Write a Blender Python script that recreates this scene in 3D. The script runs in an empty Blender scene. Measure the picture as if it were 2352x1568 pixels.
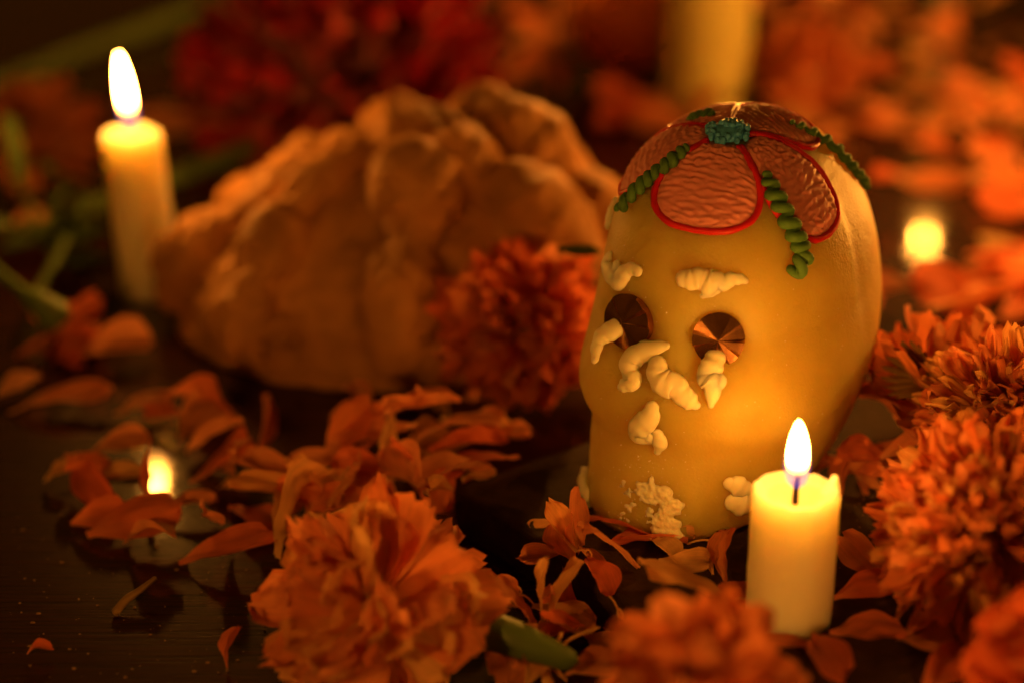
import bpy, math, random
import numpy as np
from mathutils import Vector, Matrix, noise
from mathutils.bvhtree import BVHTree
R = math.radians
random.seed(7)
scene = bpy.context.scene
col = scene.collection

# ------------------------------------------------------------------ camera
PITCH = R(24.0); CAM_H = 0.242; FPX = 70.0 / 36.0 * 2352.0
cam_data = bpy.data.cameras.new('camera'); cam = bpy.data.objects.new('camera', cam_data)
col.objects.link(cam); scene.camera = cam
cam.location = (0, 0, CAM_H); cam.rotation_euler = (math.pi / 2 - PITCH, 0, 0)
cam_data.lens = 70; cam_data.sensor_width = 36; cam_data.clip_start = 0.01; cam_data.clip_end = 50
cam_data.dof.use_dof = True; cam_data.dof.focus_distance = 0.452; cam_data.dof.aperture_fstop = 4.6
cam_data.dof.aperture_blades = 0

# ------------------------------------------------------------------ world: a dark room with a trace of warm bounce light
world = bpy.data.worlds.new('World'); scene.world = world; world.use_nodes = True
wb = world.node_tree.nodes['Background']
wb.inputs[0].default_value = (1.0, 0.31, 0.016, 1); wb.inputs[1].default_value = 0.05
# candle light
LIGHT = (1.0, 0.35, 0.040)
FLAME_FRONT = 245; FLAME_LEFT = 540; FLAME_BACK = 900; FLAME_NEAR = 290

vs = scene.view_settings
vs.view_transform = 'Standard'; vs.look = 'None'; vs.exposure = 0.32; vs.gamma = 1.0; vs.use_curve_mapping = False
cy = scene.cycles
cy.use_denoising = True; cy.max_bounces = 5; cy.diffuse_bounces = 2; cy.glossy_bounces = 2
cy.use_adaptive_sampling = True; cy.adaptive_threshold = 0.05
cy.transmission_bounces = 6; cy.transparent_max_bounces = 12
cy.caustics_reflective = False; cy.caustics_refractive = False
cy.sample_clamp_indirect = 4.0; cy.sample_clamp_direct = 0.0

# ------------------------------------------------------------------ view helpers (photo measured on a 2352 x 1568 grid)
CP, SP = math.cos(PITCH), math.sin(PITCH)
EYE = Vector((0, 0, CAM_H))
def ray(u, v):
    a = (u - 1176) / FPX; b = (v - 784) / FPX
    return Vector((a, CP - b * SP, -SP - b * CP))
def ground(u, v, z=0.0):
    d = ray(u, v); return EYE + d * ((z - CAM_H) / d.z)
def atdist(u, v, y):
    d = ray(u, v); return EYE + d * (y / d.y)
def depth(p): return (p.y * CP + (CAM_H - p.z) * SP)
def px(p): return depth(p) / FPX            # metres per photo pixel at a point

# ------------------------------------------------------------------ object helpers
def tag(o, label, cat, group=None, kind=None):
    if label: o['label'] = label
    if cat: o['category'] = cat
    if group: o['group'] = group
    if kind: o['kind'] = kind
    return o
def empty(name, loc):
    o = bpy.data.objects.new(name, None); col.objects.link(o); o.location = loc
    o.empty_display_size = 0.01; return o
def make_mesh(name, verts, faces, mat, smooth=True, uv=None):
    me = bpy.data.meshes.new(name)
    me.from_pydata([tuple(v) for v in verts], [], faces)
    if smooth: me.polygons.foreach_set('use_smooth', [True] * len(me.polygons))
    if uv is not None:
        lay = me.uv_layers.new(name='UVMap')
        for l in me.loops: lay.data[l.index].uv = uv[l.vertex_index]
    if mat: me.materials.append(mat)
    me.update(); return me
def obj(name, verts, faces, mat, parent=None, smooth=True, uv=None):
    """world-space vertices; a child keeps its world place under the (unrotated) parent"""
    if parent is not None:
        L = Vector(parent.location); pp = parent.parent
        while pp is not None: L = L + Vector(pp.location); pp = pp.parent
        verts = [Vector(v) - L for v in verts]
    o = bpy.data.objects.new(name, make_mesh(name, verts, faces, mat, smooth, uv))
    col.objects.link(o); o.parent = parent
    return o
def grid_faces(ni, nj, wrap=False, off=0):
    f = []
    for i in range(ni - 1):
        for j in range(nj if wrap else nj - 1):
            k = (j + 1) % nj
            f.append((off + i * nj + j, off + i * nj + k, off + (i + 1) * nj + k, off + (i + 1) * nj + j))
    return f
def resample(P, n, vals=None):
    """catmull-rom through P, n points; vals interpolated alike"""
    P = [Vector(p) for p in P]; m = len(P) - 1; out = []; vo = []
    for k in range(n):
        x = k / (n - 1) * m; i = min(int(x), m - 1); t = x - i
        p0 = P[max(i - 1, 0)]; p1 = P[i]; p2 = P[i + 1]; p3 = P[min(i + 2, m)]
        out.append(0.5 * ((2 * p1) + (p2 - p0) * t + (2 * p0 - 5 * p1 + 4 * p2 - p3) * t * t + (3 * p1 - p0 - 3 * p2 + p3) * t ** 3))
        if vals is not None:
            s = t * t * (3 - 2 * t); vo.append(vals[i] * (1 - s) + vals[i + 1] * s)
    return (out, vo) if vals is not None else out
def tube(P, rad, seg=10, round_ends=True, squash=1.0, up=None):
    """verts, faces of a tube with per-point radii; ends rounded off"""
    P = [Vector(p) for p in P]
    if round_ends:
        r0, r1 = rad[0], rad[-1]; d0 = (P[0] - P[1]).normalized(); d1 = (P[-1] - P[-2]).normalized()
        A = [P[0] + d0 * r0 * math.sin(a) for a in (1.45, 1.05, 0.55)]; RA = [r0 * math.cos(a) for a in (1.45, 1.05, 0.55)]
        B = [P[-1] + d1 * r1 * math.sin(a) for a in (0.55, 1.05, 1.45)]; RB = [r1 * math.cos(a) for a in (0.55, 1.05, 1.45)]
        P = A + P + B; rad = RA + list(rad) + RB
    n = len(P); V = []; nrm = None
    for i in range(n):
        t = (P[min(i + 1, n - 1)] - P[max(i - 1, 0)]).normalized()
        if nrm is None:
            ref = Vector(up) if up is not None else (Vector((0, 0, 1)) if abs(t.z) < 0.9 else Vector((1, 0, 0)))
            nrm = ref
        nrm = (nrm - t * nrm.dot(t)).normalized(); bi = t.cross(nrm)
        for j in range(seg):
            a = 2 * math.pi * j / seg
            V.append(P[i] + (nrm * math.cos(a) * squash + bi * math.sin(a)) * rad[i])
    F = grid_faces(n, seg, True)
    F.append(tuple(range(seg))[::-1]); F.append(tuple(range((n - 1) * seg, n * seg)))
    return V, F
def join(parts):
    V = []; F = []
    for v, f in parts:
        o = len(V); V += list(v); F += [tuple(i + o for i in q) for q in f]
    return V, F
def ball(c, r, seg=8, rings=6, scale=(1, 1, 1), rot=None):
    V = []; c = Vector(c)
    for i in range(rings + 1):
        th = math.pi * i / rings
        for j in range(seg):
            a = 2 * math.pi * j / seg
            p = Vector((math.sin(th) * math.cos(a) * scale[0], math.sin(th) * math.sin(a) * scale[1], math.cos(th) * scale[2])) * r
            if rot is not None: p = rot @ p
            V.append(c + p)
    return V, grid_faces(rings + 1, seg, True)

# ------------------------------------------------------------------ materials
def nt_new(name):
    m = bpy.data.materials.new(name); m.use_nodes = True
    nt = m.node_tree; b = nt.nodes['Principled BSDF']; return m, nt, b
def mat_simple(name, c, rough=0.6, var=0.12, nscale=400, bump=0.0, bscale=900, sss=0.0, sss_r=(1, .5, .2), sss_scale=0.005, spec=0.4, metal=0.0, bdist=0.0006):
    m, nt, b = nt_new(name); N = nt.nodes; L = nt.links
    tc = N.new('ShaderNodeTexCoord'); no = N.new('ShaderNodeTexNoise'); no.inputs['Scale'].default_value = nscale; no.inputs['Detail'].default_value = 5
    L.new(tc.outputs['Object'], no.inputs['Vector'])
    mx = N.new('ShaderNodeMix'); mx.data_type = 'RGBA'
    mx.inputs[6].default_value = (*[x * (1 - var) for x in c], 1); mx.inputs[7].default_value = (*[min(1, x * (1 + var)) for x in c], 1)
    L.new(no.outputs['Fac'], mx.inputs[0]); L.new(mx.outputs[2], b.inputs['Base Color'])
    b.inputs['Roughness'].default_value = rough; b.inputs['Specular IOR Level'].default_value = spec; b.inputs['Metallic'].default_value = metal
    if sss:
        b.inputs['Subsurface Weight'].default_value = sss; b.inputs['Subsurface Radius'].default_value = sss_r; b.inputs['Subsurface Scale'].default_value = sss_scale
    if bump:
        n2 = N.new('ShaderNodeTexNoise'); n2.inputs['Scale'].default_value = bscale; n2.inputs['Detail'].default_value = 6
        L.new(tc.outputs['Object'], n2.inputs['Vector'])
        bp = N.new('ShaderNodeBump'); bp.inputs['Strength'].default_value = bump; bp.inputs['Distance'].default_value = bdist
        L.new(n2.outputs['Fac'], bp.inputs['Height']); L.new(bp.outputs['Normal'], b.inputs['Normal'])
    return m
def mat_petal(name, c1, c2, base_c=None, trans=0.52):
    """petal: per-petal tint, fine lengthwise veins, paler claw, light shining through"""
    m, nt, b = nt_new(name); N = nt.nodes; L = nt.links
    oi = N.new('ShaderNodeObjectInfo'); uv = N.new('ShaderNodeUVMap')
    mx = N.new('ShaderNodeMix'); mx.data_type = 'RGBA'; mx.inputs[6].default_value = (*c1, 1); mx.inputs[7].default_value = (*c2, 1)
    L.new(oi.outputs['Random'], mx.inputs[0])
    mp = N.new('ShaderNodeMapping'); mp.inputs['Scale'].default_value = (1.6, 26, 1); L.new(uv.outputs[0], mp.inputs[0])
    vn = N.new('ShaderNodeTexNoise'); vn.inputs['Scale'].default_value = 1.0; vn.inputs['Detail'].default_value = 4; L.new(mp.outputs[0], vn.inputs['Vector'])
    no = N.new('ShaderNodeTexNoise'); no.inputs['Scale'].default_value = 3.5; no.inputs['Detail'].default_value = 3; L.new(uv.outputs[0], no.inputs['Vector'])
    rp = N.new('ShaderNodeMapRange'); rp.inputs[1].default_value = 0.35; rp.inputs[2].default_value = 0.7; rp.inputs[3].default_value = 0.84; rp.inputs[4].default_value = 1.04
    L.new(vn.outputs['Fac'], rp.inputs[0])
    rn = N.new('ShaderNodeMapRange'); rn.inputs[1].default_value = 0.3; rn.inputs[2].default_value = 0.7; rn.inputs[3].default_value = 0.86; rn.inputs[4].default_value = 1.04
    L.new(no.outputs['Fac'], rn.inputs[0])
    mu = N.new('ShaderNodeMath'); mu.operation = 'MULTIPLY'; L.new(rp.outputs[0], mu.inputs[0]); L.new(rn.outputs[0], mu.inputs[1])
    vm = N.new('ShaderNodeVectorMath'); vm.operation = 'SCALE'; L.new(mx.outputs[2], vm.inputs[0]); L.new(mu.outputs[0], vm.inputs['Scale'])
    cb = N.new('ShaderNodeMix'); cb.data_type = 'RGBA'; bc = base_c or tuple(min(1, x * 1.15 + 0.04) for x in c2)
    cb.inputs[6].default_value = (*bc, 1)
    sx = N.new('ShaderNodeSeparateXYZ'); L.new(uv.outputs[0], sx.inputs[0])
    rb = N.new('ShaderNodeMapRange'); rb.inputs[1].default_value = 0.0; rb.inputs[2].default_value = 0.4; L.new(sx.outputs[0], rb.inputs[0])
    L.new(rb.outputs[0], cb.inputs[0]); L.new(vm.outputs[0], cb.inputs[7])
    L.new(cb.outputs[2], b.inputs['Base Color']); b.inputs['Roughness'].default_value = 0.62; b.inputs['Specular IOR Level'].default_value = 0.25
    b.inputs['Sheen Weight'].default_value = 0.15
    bp = N.new('ShaderNodeBump'); bp.inputs['Strength'].default_value = 0.5; bp.inputs['Distance'].default_value = 0.0004
    L.new(vn.outputs['Fac'], bp.inputs['Height']); L.new(bp.outputs['Normal'], b.inputs['Normal'])
    tr = N.new('ShaderNodeBsdfTranslucent'); L.new(cb.outputs[2], tr.inputs['Color'])
    ms = N.new('ShaderNodeMixShader'); ms.inputs[0].default_value = trans
    L.new(b.outputs[0], ms.inputs[1]); L.new(tr.outputs[0], ms.inputs[2]); L.new(ms.outputs[0], N['Material Output'].inputs[0])
    return m
def mat_flame(name, strength):
    m = bpy.data.materials.new(name); m.use_nodes = True; nt = m.node_tree; N = nt.nodes; L = nt.links; N.clear()
    tc = N.new('ShaderNodeTexCoord'); sx = N.new('ShaderNodeSeparateXYZ'); L.new(tc.outputs['Generated'], sx.inputs[0])
    st = N.new('ShaderNodeMapRange'); st.interpolation_type = 'SMOOTHSTEP'
    st.inputs[1].default_value = 0.0; st.inputs[2].default_value = 0.45
    L.new(sx.outputs['Z'], st.inputs[0])
    pw = N.new('ShaderNodeMath'); pw.operation = 'POWER'; pw.inputs[1].default_value = 3.2; L.new(st.outputs[0], pw.inputs[0])
    ml = N.new('ShaderNodeMath'); ml.operation = 'MULTIPLY_ADD'; ml.inputs[1].default_value = strength; ml.inputs[2].default_value = 0.5; L.new(pw.outputs[0], ml.inputs[0])
    em = N.new('ShaderNodeEmission'); em.inputs[0].default_value = (*LIGHT, 1); L.new(ml.outputs[0], em.inputs[1])
    tr = N.new('ShaderNodeBsdfTransparent')
    fa = N.new('ShaderNodeMapRange'); fa.interpolation_type = 'SMOOTHSTEP'; fa.inputs[1].default_value = 0.02; fa.inputs[2].default_value = 0.3
    L.new(sx.outputs['Z'], fa.inputs[0])
    mx = N.new('ShaderNodeMixShader'); L.new(fa.outputs[0], mx.inputs[0]); L.new(tr.outputs[0], mx.inputs[1]); L.new(em.outputs[0], mx.inputs[2])
    out = N.new('ShaderNodeOutputMaterial'); L.new(mx.outputs[0], out.inputs[0]); return m
def mat_mantle(name):
    m = bpy.data.materials.new(name); m.use_nodes = True; nt = m.node_tree; N = nt.nodes; L = nt.links; N.clear()
    tc = N.new('ShaderNodeTexCoord'); sx = N.new('ShaderNodeSeparateXYZ'); L.new(tc.outputs['Generated'], sx.inputs[0])
    rp = N.new('ShaderNodeValToRGB'); e = rp.color_ramp.elements
    e[0].position = 0.0; e[0].color = (0.10, 0.07, 0.55, 1); e[1].position = 0.26; e[1].color = (0.30, 0.13, 0.45, 1)
    k = e.new(0.42); k.color = (0.95, 0.33, 0.08, 1); k = e.new(1.0); k.color = (1.0, 0.40, 0.05, 1)
    L.new(sx.outputs['Z'], rp.inputs[0])
    em = N.new('ShaderNodeEmission'); L.new(rp.outputs[0], em.inputs[0]); em.inputs[1].default_value = 1.15
    tr = N.new('ShaderNodeBsdfTransparent'); ad = N.new('ShaderNodeMixShader'); ad.inputs[0].default_value = 0.33
    L.new(tr.outputs[0], ad.inputs[1]); L.new(em.outputs[0], ad.inputs[2])
    out = N.new('ShaderNodeOutputMaterial'); L.new(ad.outputs[0], out.inputs[0]); m.cycles.emission_sampling = 'NONE'; return m
def mat_table():
    m, nt, b = nt_new('dark_lacquered_wood'); N = nt.nodes; L = nt.links
    tc = N.new('ShaderNodeTexCoord')
    mp = N.new('ShaderNodeMapping'); mp.inputs['Rotation'].default_value = (0, 0, R(-24)); mp.inputs['Scale'].default_value = (30, 900, 1)
    L.new(tc.outputs['Object'], mp.inputs[0])
    gr = N.new('ShaderNodeTexNoise'); gr.inputs['Scale'].default_value = 1; gr.inputs['Detail'].default_value = 5; L.new(mp.outputs[0], gr.inputs['Vector'])
    cr = N.new('ShaderNodeValToRGB'); e = cr.color_ramp.elements
    e[0].position = 0.3; e[0].color = (0.012, 0.002, 0.001, 1); e[1].position = 0.75; e[1].color = (0.038, 0.008, 0.003, 1)
    L.new(gr.outputs['Fac'], cr.inputs[0]); L.new(cr.outputs[0], b.inputs['Base Color'])
    sm = N.new('ShaderNodeTexNoise'); sm.inputs['Scale'].default_value = 45; sm.inputs['Detail'].default_value = 6; L.new(tc.outputs['Object'], sm.inputs['Vector'])
    rr = N.new('ShaderNodeMapRange'); rr.inputs[1].default_value = 0.3; rr.inputs[2].default_value = 0.7; rr.inputs[3].default_value = 0.04; rr.inputs[4].default_value = 0.10
    L.new(sm.outputs['Fac'], rr.inputs[0]); L.new(rr.outputs[0], b.inputs['Coat Roughness']); b.inputs['Roughness'].default_value = 0.42; b.inputs['Anisotropic'].default_value = 0.5
    b.inputs['Specular IOR Level'].default_value = 0.028; b.inputs['Coat Weight'].default_value = 0.8; b.inputs['Coat IOR'].default_value = 1.42
    bp = N.new('ShaderNodeBump'); bp.inputs['Strength'].default_value = 0.6; bp.inputs['Distance'].default_value = 0.00015
    L.new(gr.outputs['Fac'], bp.inputs['Height']); L.new(bp.outputs['Normal'], b.inputs['Normal'])
    return m
def mat_wax(name, c, rad, scale, rough=0.38):
    m, nt, b = nt_new(name); N = nt.nodes; L = nt.links
    b.inputs['Base Color'].default_value = (*c, 1); b.inputs['Roughness'].default_value = rough
    b.inputs['Subsurface Weight'].default_value = 1.0; b.inputs['Subsurface Radius'].default_value = rad; b.inputs['Subsurface Scale'].default_value = scale
    b.inputs['Specular IOR Level'].default_value = 0.35
    tc = N.new('ShaderNodeTexCoord'); no = N.new('ShaderNodeTexNoise'); no.inputs['Scale'].default_value = 260; no.inputs['Detail'].default_value = 4
    L.new(tc.outputs['Object'], no.inputs['Vector'])
    bp = N.new('ShaderNodeBump'); bp.inputs['Strength'].default_value = 0.18; bp.inputs['Distance'].default_value = 0.0005
    L.new(no.outputs['Fac'], bp.inputs['Height']); L.new(bp.outputs['Normal'], b.inputs['Normal'])
    return m
def mat_skull():
    m, nt, b = nt_new('pressed_sugar'); N = nt.nodes; L = nt.links
    tc = N.new('ShaderNodeTexCoord')
    n1 = N.new('ShaderNodeTexNoise'); n1.inputs['Scale'].default_value = 70; n1.inputs['Detail'].default_value = 6; L.new(tc.outputs['Object'], n1.inputs['Vector'])
    cr = N.new('ShaderNodeValToRGB'); e = cr.color_ramp.elements
    e[0].position = 0.3; e[0].color = (0.55, 0.40, 0.07, 1); e[1].position = 0.72; e[1].color = (0.67, 0.51, 0.12, 1)
    L.new(n1.outputs['Fac'], cr.inputs[0]); L.new(cr.outputs[0], b.inputs['Base Color'])
    b.inputs['Subsurface Weight'].default_value = 1.0; b.inputs['Subsurface Radius'].default_value = (1.0, 0.62, 0.25); b.inputs['Subsurface Scale'].default_value = 0.036
    b.inputs['Roughness'].default_value = 0.5; b.inputs['Specular IOR Level'].default_value = 0.3
    n2 = N.new('ShaderNodeTexNoise'); n2.inputs['Scale'].default_value = 1500; n2.inputs['Detail'].default_value = 3; L.new(tc.outputs['Object'], n2.inputs['Vector'])
    n3 = N.new('ShaderNodeTexNoise'); n3.inputs['Scale'].default_value = 160; n3.inputs['Detail'].default_value = 4; L.new(tc.outputs['Object'], n3.inputs['Vector'])
    b1 = N.new('ShaderNodeBump'); b1.inputs['Strength'].default_value = 0.9; b1.inputs['Distance'].default_value = 0.0002; L.new(n2.outputs['Fac'], b1.inputs['Height'])
    b2 = N.new('ShaderNodeBump'); b2.inputs['Strength'].default_value = 0.4; b2.inputs['Distance'].default_value = 0.0009; L.new(n3.outputs['Fac'], b2.inputs['Height'])
    L.new(b1.outputs['Normal'], b2.inputs['Normal']); L.new(b2.outputs['Normal'], b.inputs['Normal'])
    return m

M_TABLE = mat_table()
M_SLAB = mat_simple('dark_slate', (0.050, 0.027, 0.012), 0.85, 0.6, 240, 0.8, 500, spec=0.12)
M_SKULL = mat_skull()
M_WAX = mat_wax('candle_wax', (0.95, 0.84, 0.62), (1.0, 0.82, 0.55), 0.014, 0.32)
M_WAXB = mat_wax('ivory_wax', (0.66, 0.60, 0.20), (1.0, 0.8, 0.3), 0.006, 0.5)
M_WAXB.node_tree.nodes['Principled BSDF'].inputs['Subsurface Weight'].default_value = 0.35
def mat_film():
    m = bpy.data.materials.new('melted_wax'); m.use_nodes = True; nt = m.node_tree; N = nt.nodes; L = nt.links; N.clear()
    tr = N.new('ShaderNodeBsdfTransparent'); tr.inputs[0].default_value = (1, 0.97, 0.9, 1); gl = N.new('ShaderNodeBsdfGlossy'); gl.inputs['Roughness'].default_value = 0.06
    mx = N.new('ShaderNodeMixShader'); mx.inputs[0].default_value = 0.06; L.new(tr.outputs[0], mx.inputs[1]); L.new(gl.outputs[0], mx.inputs[2])
    out = N.new('ShaderNodeOutputMaterial'); L.new(mx.outputs[0], out.inputs[0]); return m
M_POOL = mat_film()
M_WICK = mat_simple('charred_wick', (0.015, 0.010, 0.012), 0.9)
M_ICE = mat_simple('white_icing', (0.92, 0.86, 0.62), 0.5, 0.04, 300, 0.15, 500, 0.6, (1, .6, .3), 0.003, 0.4)
M_CRUST = mat_simple('crusty_icing', (0.86, 0.74, 0.52), 0.6, 0.12, 400, 0.5, 1500, 0.7, (1, .6, .3), 0.004, 0.3)
M_PINK = mat_simple('pink_icing', (0.80, 0.30, 0.30), 0.6, 0.08, 500, 0.15, 900, 0.3, (1, .4, .25), 0.002, 0.35)
M_RED = mat_simple('red_icing', (0.62, 0.012, 0.02), 0.45, 0.1, 300, 0.15, 700, 0.25, (1, .1, .05), 0.002, 0.4)
M_GREEN = mat_simple('green_icing', (0.09, 0.22, 0.05), 0.75, 0.1, 300, 0.15, 700, 0.2, (.5, 1, .2), 0.0015, 0.35)
M_TEAL = mat_simple('teal_icing', (0.07, 0.36, 1.0), 0.5, 0.25, 500, 0.1, 700, 0.0, spec=0.35)
M_FOIL = mat_simple('bronze_foil', (0.40, 0.19, 0.09), 0.20, 0.6, 350, 0.12, 420, metal=0.95, bdist=0.0004)
M_SUGAR = mat_simple('sugar_grain', (0.9, 0.85, 0.75), 0.15, 0.05, 300, spec=0.6)
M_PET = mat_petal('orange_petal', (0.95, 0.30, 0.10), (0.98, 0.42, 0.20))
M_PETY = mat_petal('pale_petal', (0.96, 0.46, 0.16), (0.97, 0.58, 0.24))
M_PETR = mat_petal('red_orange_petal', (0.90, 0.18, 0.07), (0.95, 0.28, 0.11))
M_PETR2 = mat_petal('deep_orange_petal', (0.95, 0.22, 0.09), (0.97, 0.30, 0.12), trans=0.5)
M_DULL = mat_petal('dimmed_petal', (0.38, 0.09, 0.02), (0.50, 0.15, 0.03))  # orange petal colour darkened to make the far left bloom dim
M_VELVET = mat_petal('crimson_petal', (0.30, 0.0015, 0.005), (0.40, 0.003, 0.007), base_c=(0.2, 0.004, 0.006), trans=0.25)
M_STEM = mat_simple('green_stem', (0.10, 0.17, 0.035), 0.5, 0.25, 120, 0.2, 400, 0.1, (.5, 1, .2), 0.002)
M_LEAF = mat_simple('green_leaf', (0.07, 0.11, 0.022), 0.55, 0.3, 90, 0.2, 300)
M_CALYX = mat_simple('dry_calyx', (0.20, 0.12, 0.03), 0.65, 0.3, 120, 0.3, 300)
M_BREAD = mat_simple('bread_crust', (0.50, 0.24, 0.075), 0.65, 0.85, 55, 0.8, 200, 0.0, spec=0.25, bdist=0.003)
M_FRUIT = mat_simple('orange_peel', (0.85, 0.26, 0.03), 0.45, 0.08, 200, 0.4, 500)
M_CRUMB = mat_simple('pollen_crumb', (0.26, 0.15, 0.05), 0.6)
M_MANTLE = mat_mantle('flame_mantle')

# ------------------------------------------------------------------ table and slab
tv = [(-1.2, -0.1, 0), (1.2, -0.1, 0), (1.2, 2.2, 0), (-1.2, 2.2, 0), (-1.2, -0.1, -0.03), (1.2, -0.1, -0.03), (1.2, 2.2, -0.03), (-1.2, 2.2, -0.03)]
tf = [(0, 1, 2, 3), (7, 6, 5, 4), (0, 4, 5, 1), (1, 5, 6, 2), (2, 6, 7, 3), (3, 7, 4, 0)]
o = obj('table_top', tv, tf, M_TABLE, smooth=False); o['kind'] = 'structure'
SLAB = 0.012
A = ground(1047, 1116, SLAB); B = ground(1493, 1408, SLAB)
e1 = (B - A).normalized(); e2 = Vector((-e1.y, e1.x, 0))
if e2.x < 0: e2 = -e2
def slab():
    n = 26; pts = []
    Lx, Ly = 0.130, 0.150
    cor = [(0, 0), (Lx, 0), (Lx, Ly), (0, Ly)]
    out = []
    for k in range(4):
        a, b2 = cor[k], cor[(k + 1) % 4]
        for i in range(n):
            t = i / n; x = a[0] + (b2[0] - a[0]) * t; y = a[1] + (b2[1] - a[1]) * t
            w = 0.0009 * (noise.noise(Vector((x * 130, y * 130, 3))) + 0.6 * noise.noise(Vector((x * 420, y * 420, 8))))
            d = [(0, -1), (1, 0), (0, 1), (-1, 0)][k]
            out.append((x + d[0] * w, y + d[1] * w))
    m = len(out); V = []
    cx, cy_ = Lx / 2, Ly / 2
    for z, ins in ((0.0, 0.0004), (0.004, -0.0003), (SLAB - 0.0009, 0.0), (SLAB - 0.0002, 0.0005), (SLAB, 0.0014)):
        for x, y in out:
            sx = x + (ins if x < cx else -ins); sy = y + (ins if y < cy_ else -ins)
            p = A + e1 * sx + e2 * sy; V.append(Vector((p.x, p.y, z + (0 if z == 0 else 0.0003 * noise.noise(Vector((x * 200, y * 200, z * 900)))))))
    F = grid_faces(5, m, True)
    F.append(tuple(range(4 * m, 5 * m)))
    o = obj('stone_slab', V, F, M_SLAB, smooth=False)
    tag(o, 'dark flat stone slab the sugar skull and the short candle stand on', 'slab')
slab()

# ------------------------------------------------------------------ the sugar skull
Z0 = SLAB
rows = [(280, 1590, 1815), (296, 1545, 1850), (330, 1492, 1902), (380, 1447, 1948), (440, 1414, 1997), (540, 1386, 2034), (640, 1366, 2046), (720, 1347, 2042),
        (800, 1328, 2027), (842, 1330, 2015), (884, 1352, 1998), (960, 1352, 1960), (1040, 1349, 1908), (1090, 1343, 1862), (1132, 1336, 1806)]
def yc_of(v): return float(np.interp(v, [262, 640, 900, 1132], [0.448, 0.446, 0.436, 0.4266]))
zs = []; xl = []; xr = []; yc = []
for v, a, b in rows:
    y = yc_of(v); p = atdist(a, v, y); q = atdist(b, v, y); zs.append(p.z); xl.append(p.x); xr.append(q.x); yc.append(y)
zs = np.array(zs[::-1]); xl = np.array(xl[::-1]); xr = np.array(xr[::-1]); yc = np.array(yc[::-1])
TOP = float(atdist(1700, 262, 0.448).z)
zs[0] = Z0
hw = (xr - xl) / 2; xc = (xr + xl) / 2
def smooth_interp(x, xs, ys):
    # catmull-rom on uneven knots (finite-difference tangents)
    xs = np.asarray(xs); ys = np.asarray(ys); m = np.gradient(ys, xs)
    i = int(np.clip(np.searchsorted(xs, x) - 1, 0, len(xs) - 2)); h = xs[i + 1] - xs[i]; t = (x - xs[i]) / h
    return ((2 * t**3 - 3 * t**2 + 1) * ys[i] + (t**3 - 2 * t**2 + t) * h * m[i] + (-2 * t**3 + 3 * t**2) * ys[i + 1] + (t**3 - t**2) * h * m[i + 1])
zk = np.append(zs, TOP)
AZ = R(30)
unit = []
NT = 168
for k in range(NT):
    a = 2 * math.pi * k / NT; n = 2.35
    ca, sa = math.cos(a), math.sin(a)
    fx = 0.80 * math.copysign(abs(ca) ** (2 / n), ca); fy = 1.05 * math.copysign(abs(sa) ** (2 / n), sa)
    unit.append((fx * math.cos(-AZ) - fy * math.sin(-AZ), fx * math.sin(-AZ) + fy * math.cos(-AZ)))
unit = np.array(unit); unit[:, 0] /= abs(unit[:, 0]).max(); unit[:, 1] /= abs(unit[:, 1]).max()
x0k = np.interp(zs, [zs[0], zs[5], zs[-1]], [xc[0], (xl[5] + xr[5]) / 2, xc[-1]])
NZ = 120; SV = []
sL = np.append((x0k - xl) ** 2, 0.0); sR = np.append((xr - x0k) ** 2, 0.0); x0e = np.append(x0k, x0k[-1]); yce = np.append(yc, yc[-1])
zd = np.linspace(Z0, TOP, 600)
def dense(sq):
    a = np.array([smooth_interp(z, zk, sq) for z in zd]); end = a[-1]
    for _ in range(2):
        b = np.convolve(np.pad(a, 7, mode='reflect', reflect_type='odd'), np.ones(15) / 15, 'valid'); a = b
    a[-1] = 0; return np.maximum(a, 0)
dL = dense(sL); dR = dense(sR)
for i in range(NZ):
    t = i / (NZ - 1); t = math.sin(t * math.pi / 2) ** 0.92; z = Z0 + (TOP - Z0) * min(t, 0.99995)
    wl = math.sqrt(max(1e-10, float(np.interp(z, zd, dL)))); wr = math.sqrt(max(1e-10, float(np.interp(z, zd, dR))))
    x0 = np.interp(z, zk, x0e); y0 = np.interp(z, zk, yce); hd = (wl + wr) / 2 * 1.10
    rb = min(1.0, 0.90 + (z - Z0) / 0.004 * 0.10)          # rolled bottom edge
    for k in range(NT):
        X, Y = unit[k]
        SV.append([x0 + rb * (X * wl if X < 0 else X * wr), y0 + rb * Y * hd, z])
SV = np.array(SV)
# two light smoothing passes around and along, so that traced knots leave no rings
G = SV.reshape(NZ, NT, 3)
SV = G.reshape(-1, 3)
SF = grid_faces(NZ, NT, True)
SF.append(tuple(range(NT))[::-1]); SF.append(tuple(range((NZ - 1) * NT, NZ * NT)))
def bvh(): return BVHTree.FromPolygons([Vector(v) for v in SV], SF)
tree = bvh()
def hit(u, v):
    d = ray(u, v).normalized(); loc, nrm, *_ = tree.ray_cast(EYE, d)
    if loc is None:
        best = None
        for k in range(60):
            p = EYE + d * (0.38 + 0.0025 * k); q, n2, _i, dist = tree.find_nearest(p)
            if best is None or dist < best[2]: best = (q, n2, dist)
        loc, nrm = best[0], best[1]
    if nrm.dot(loc - Vector((0.052, 0.44, 0.055))) < 0: nrm = -nrm
    return loc, nrm
def near(p):
    q, n, _i, _d = tree.find_nearest(p)
    if n.dot(q - Vector((0.052, 0.44, 0.055))) < 0: n = -n
    return q, n
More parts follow.
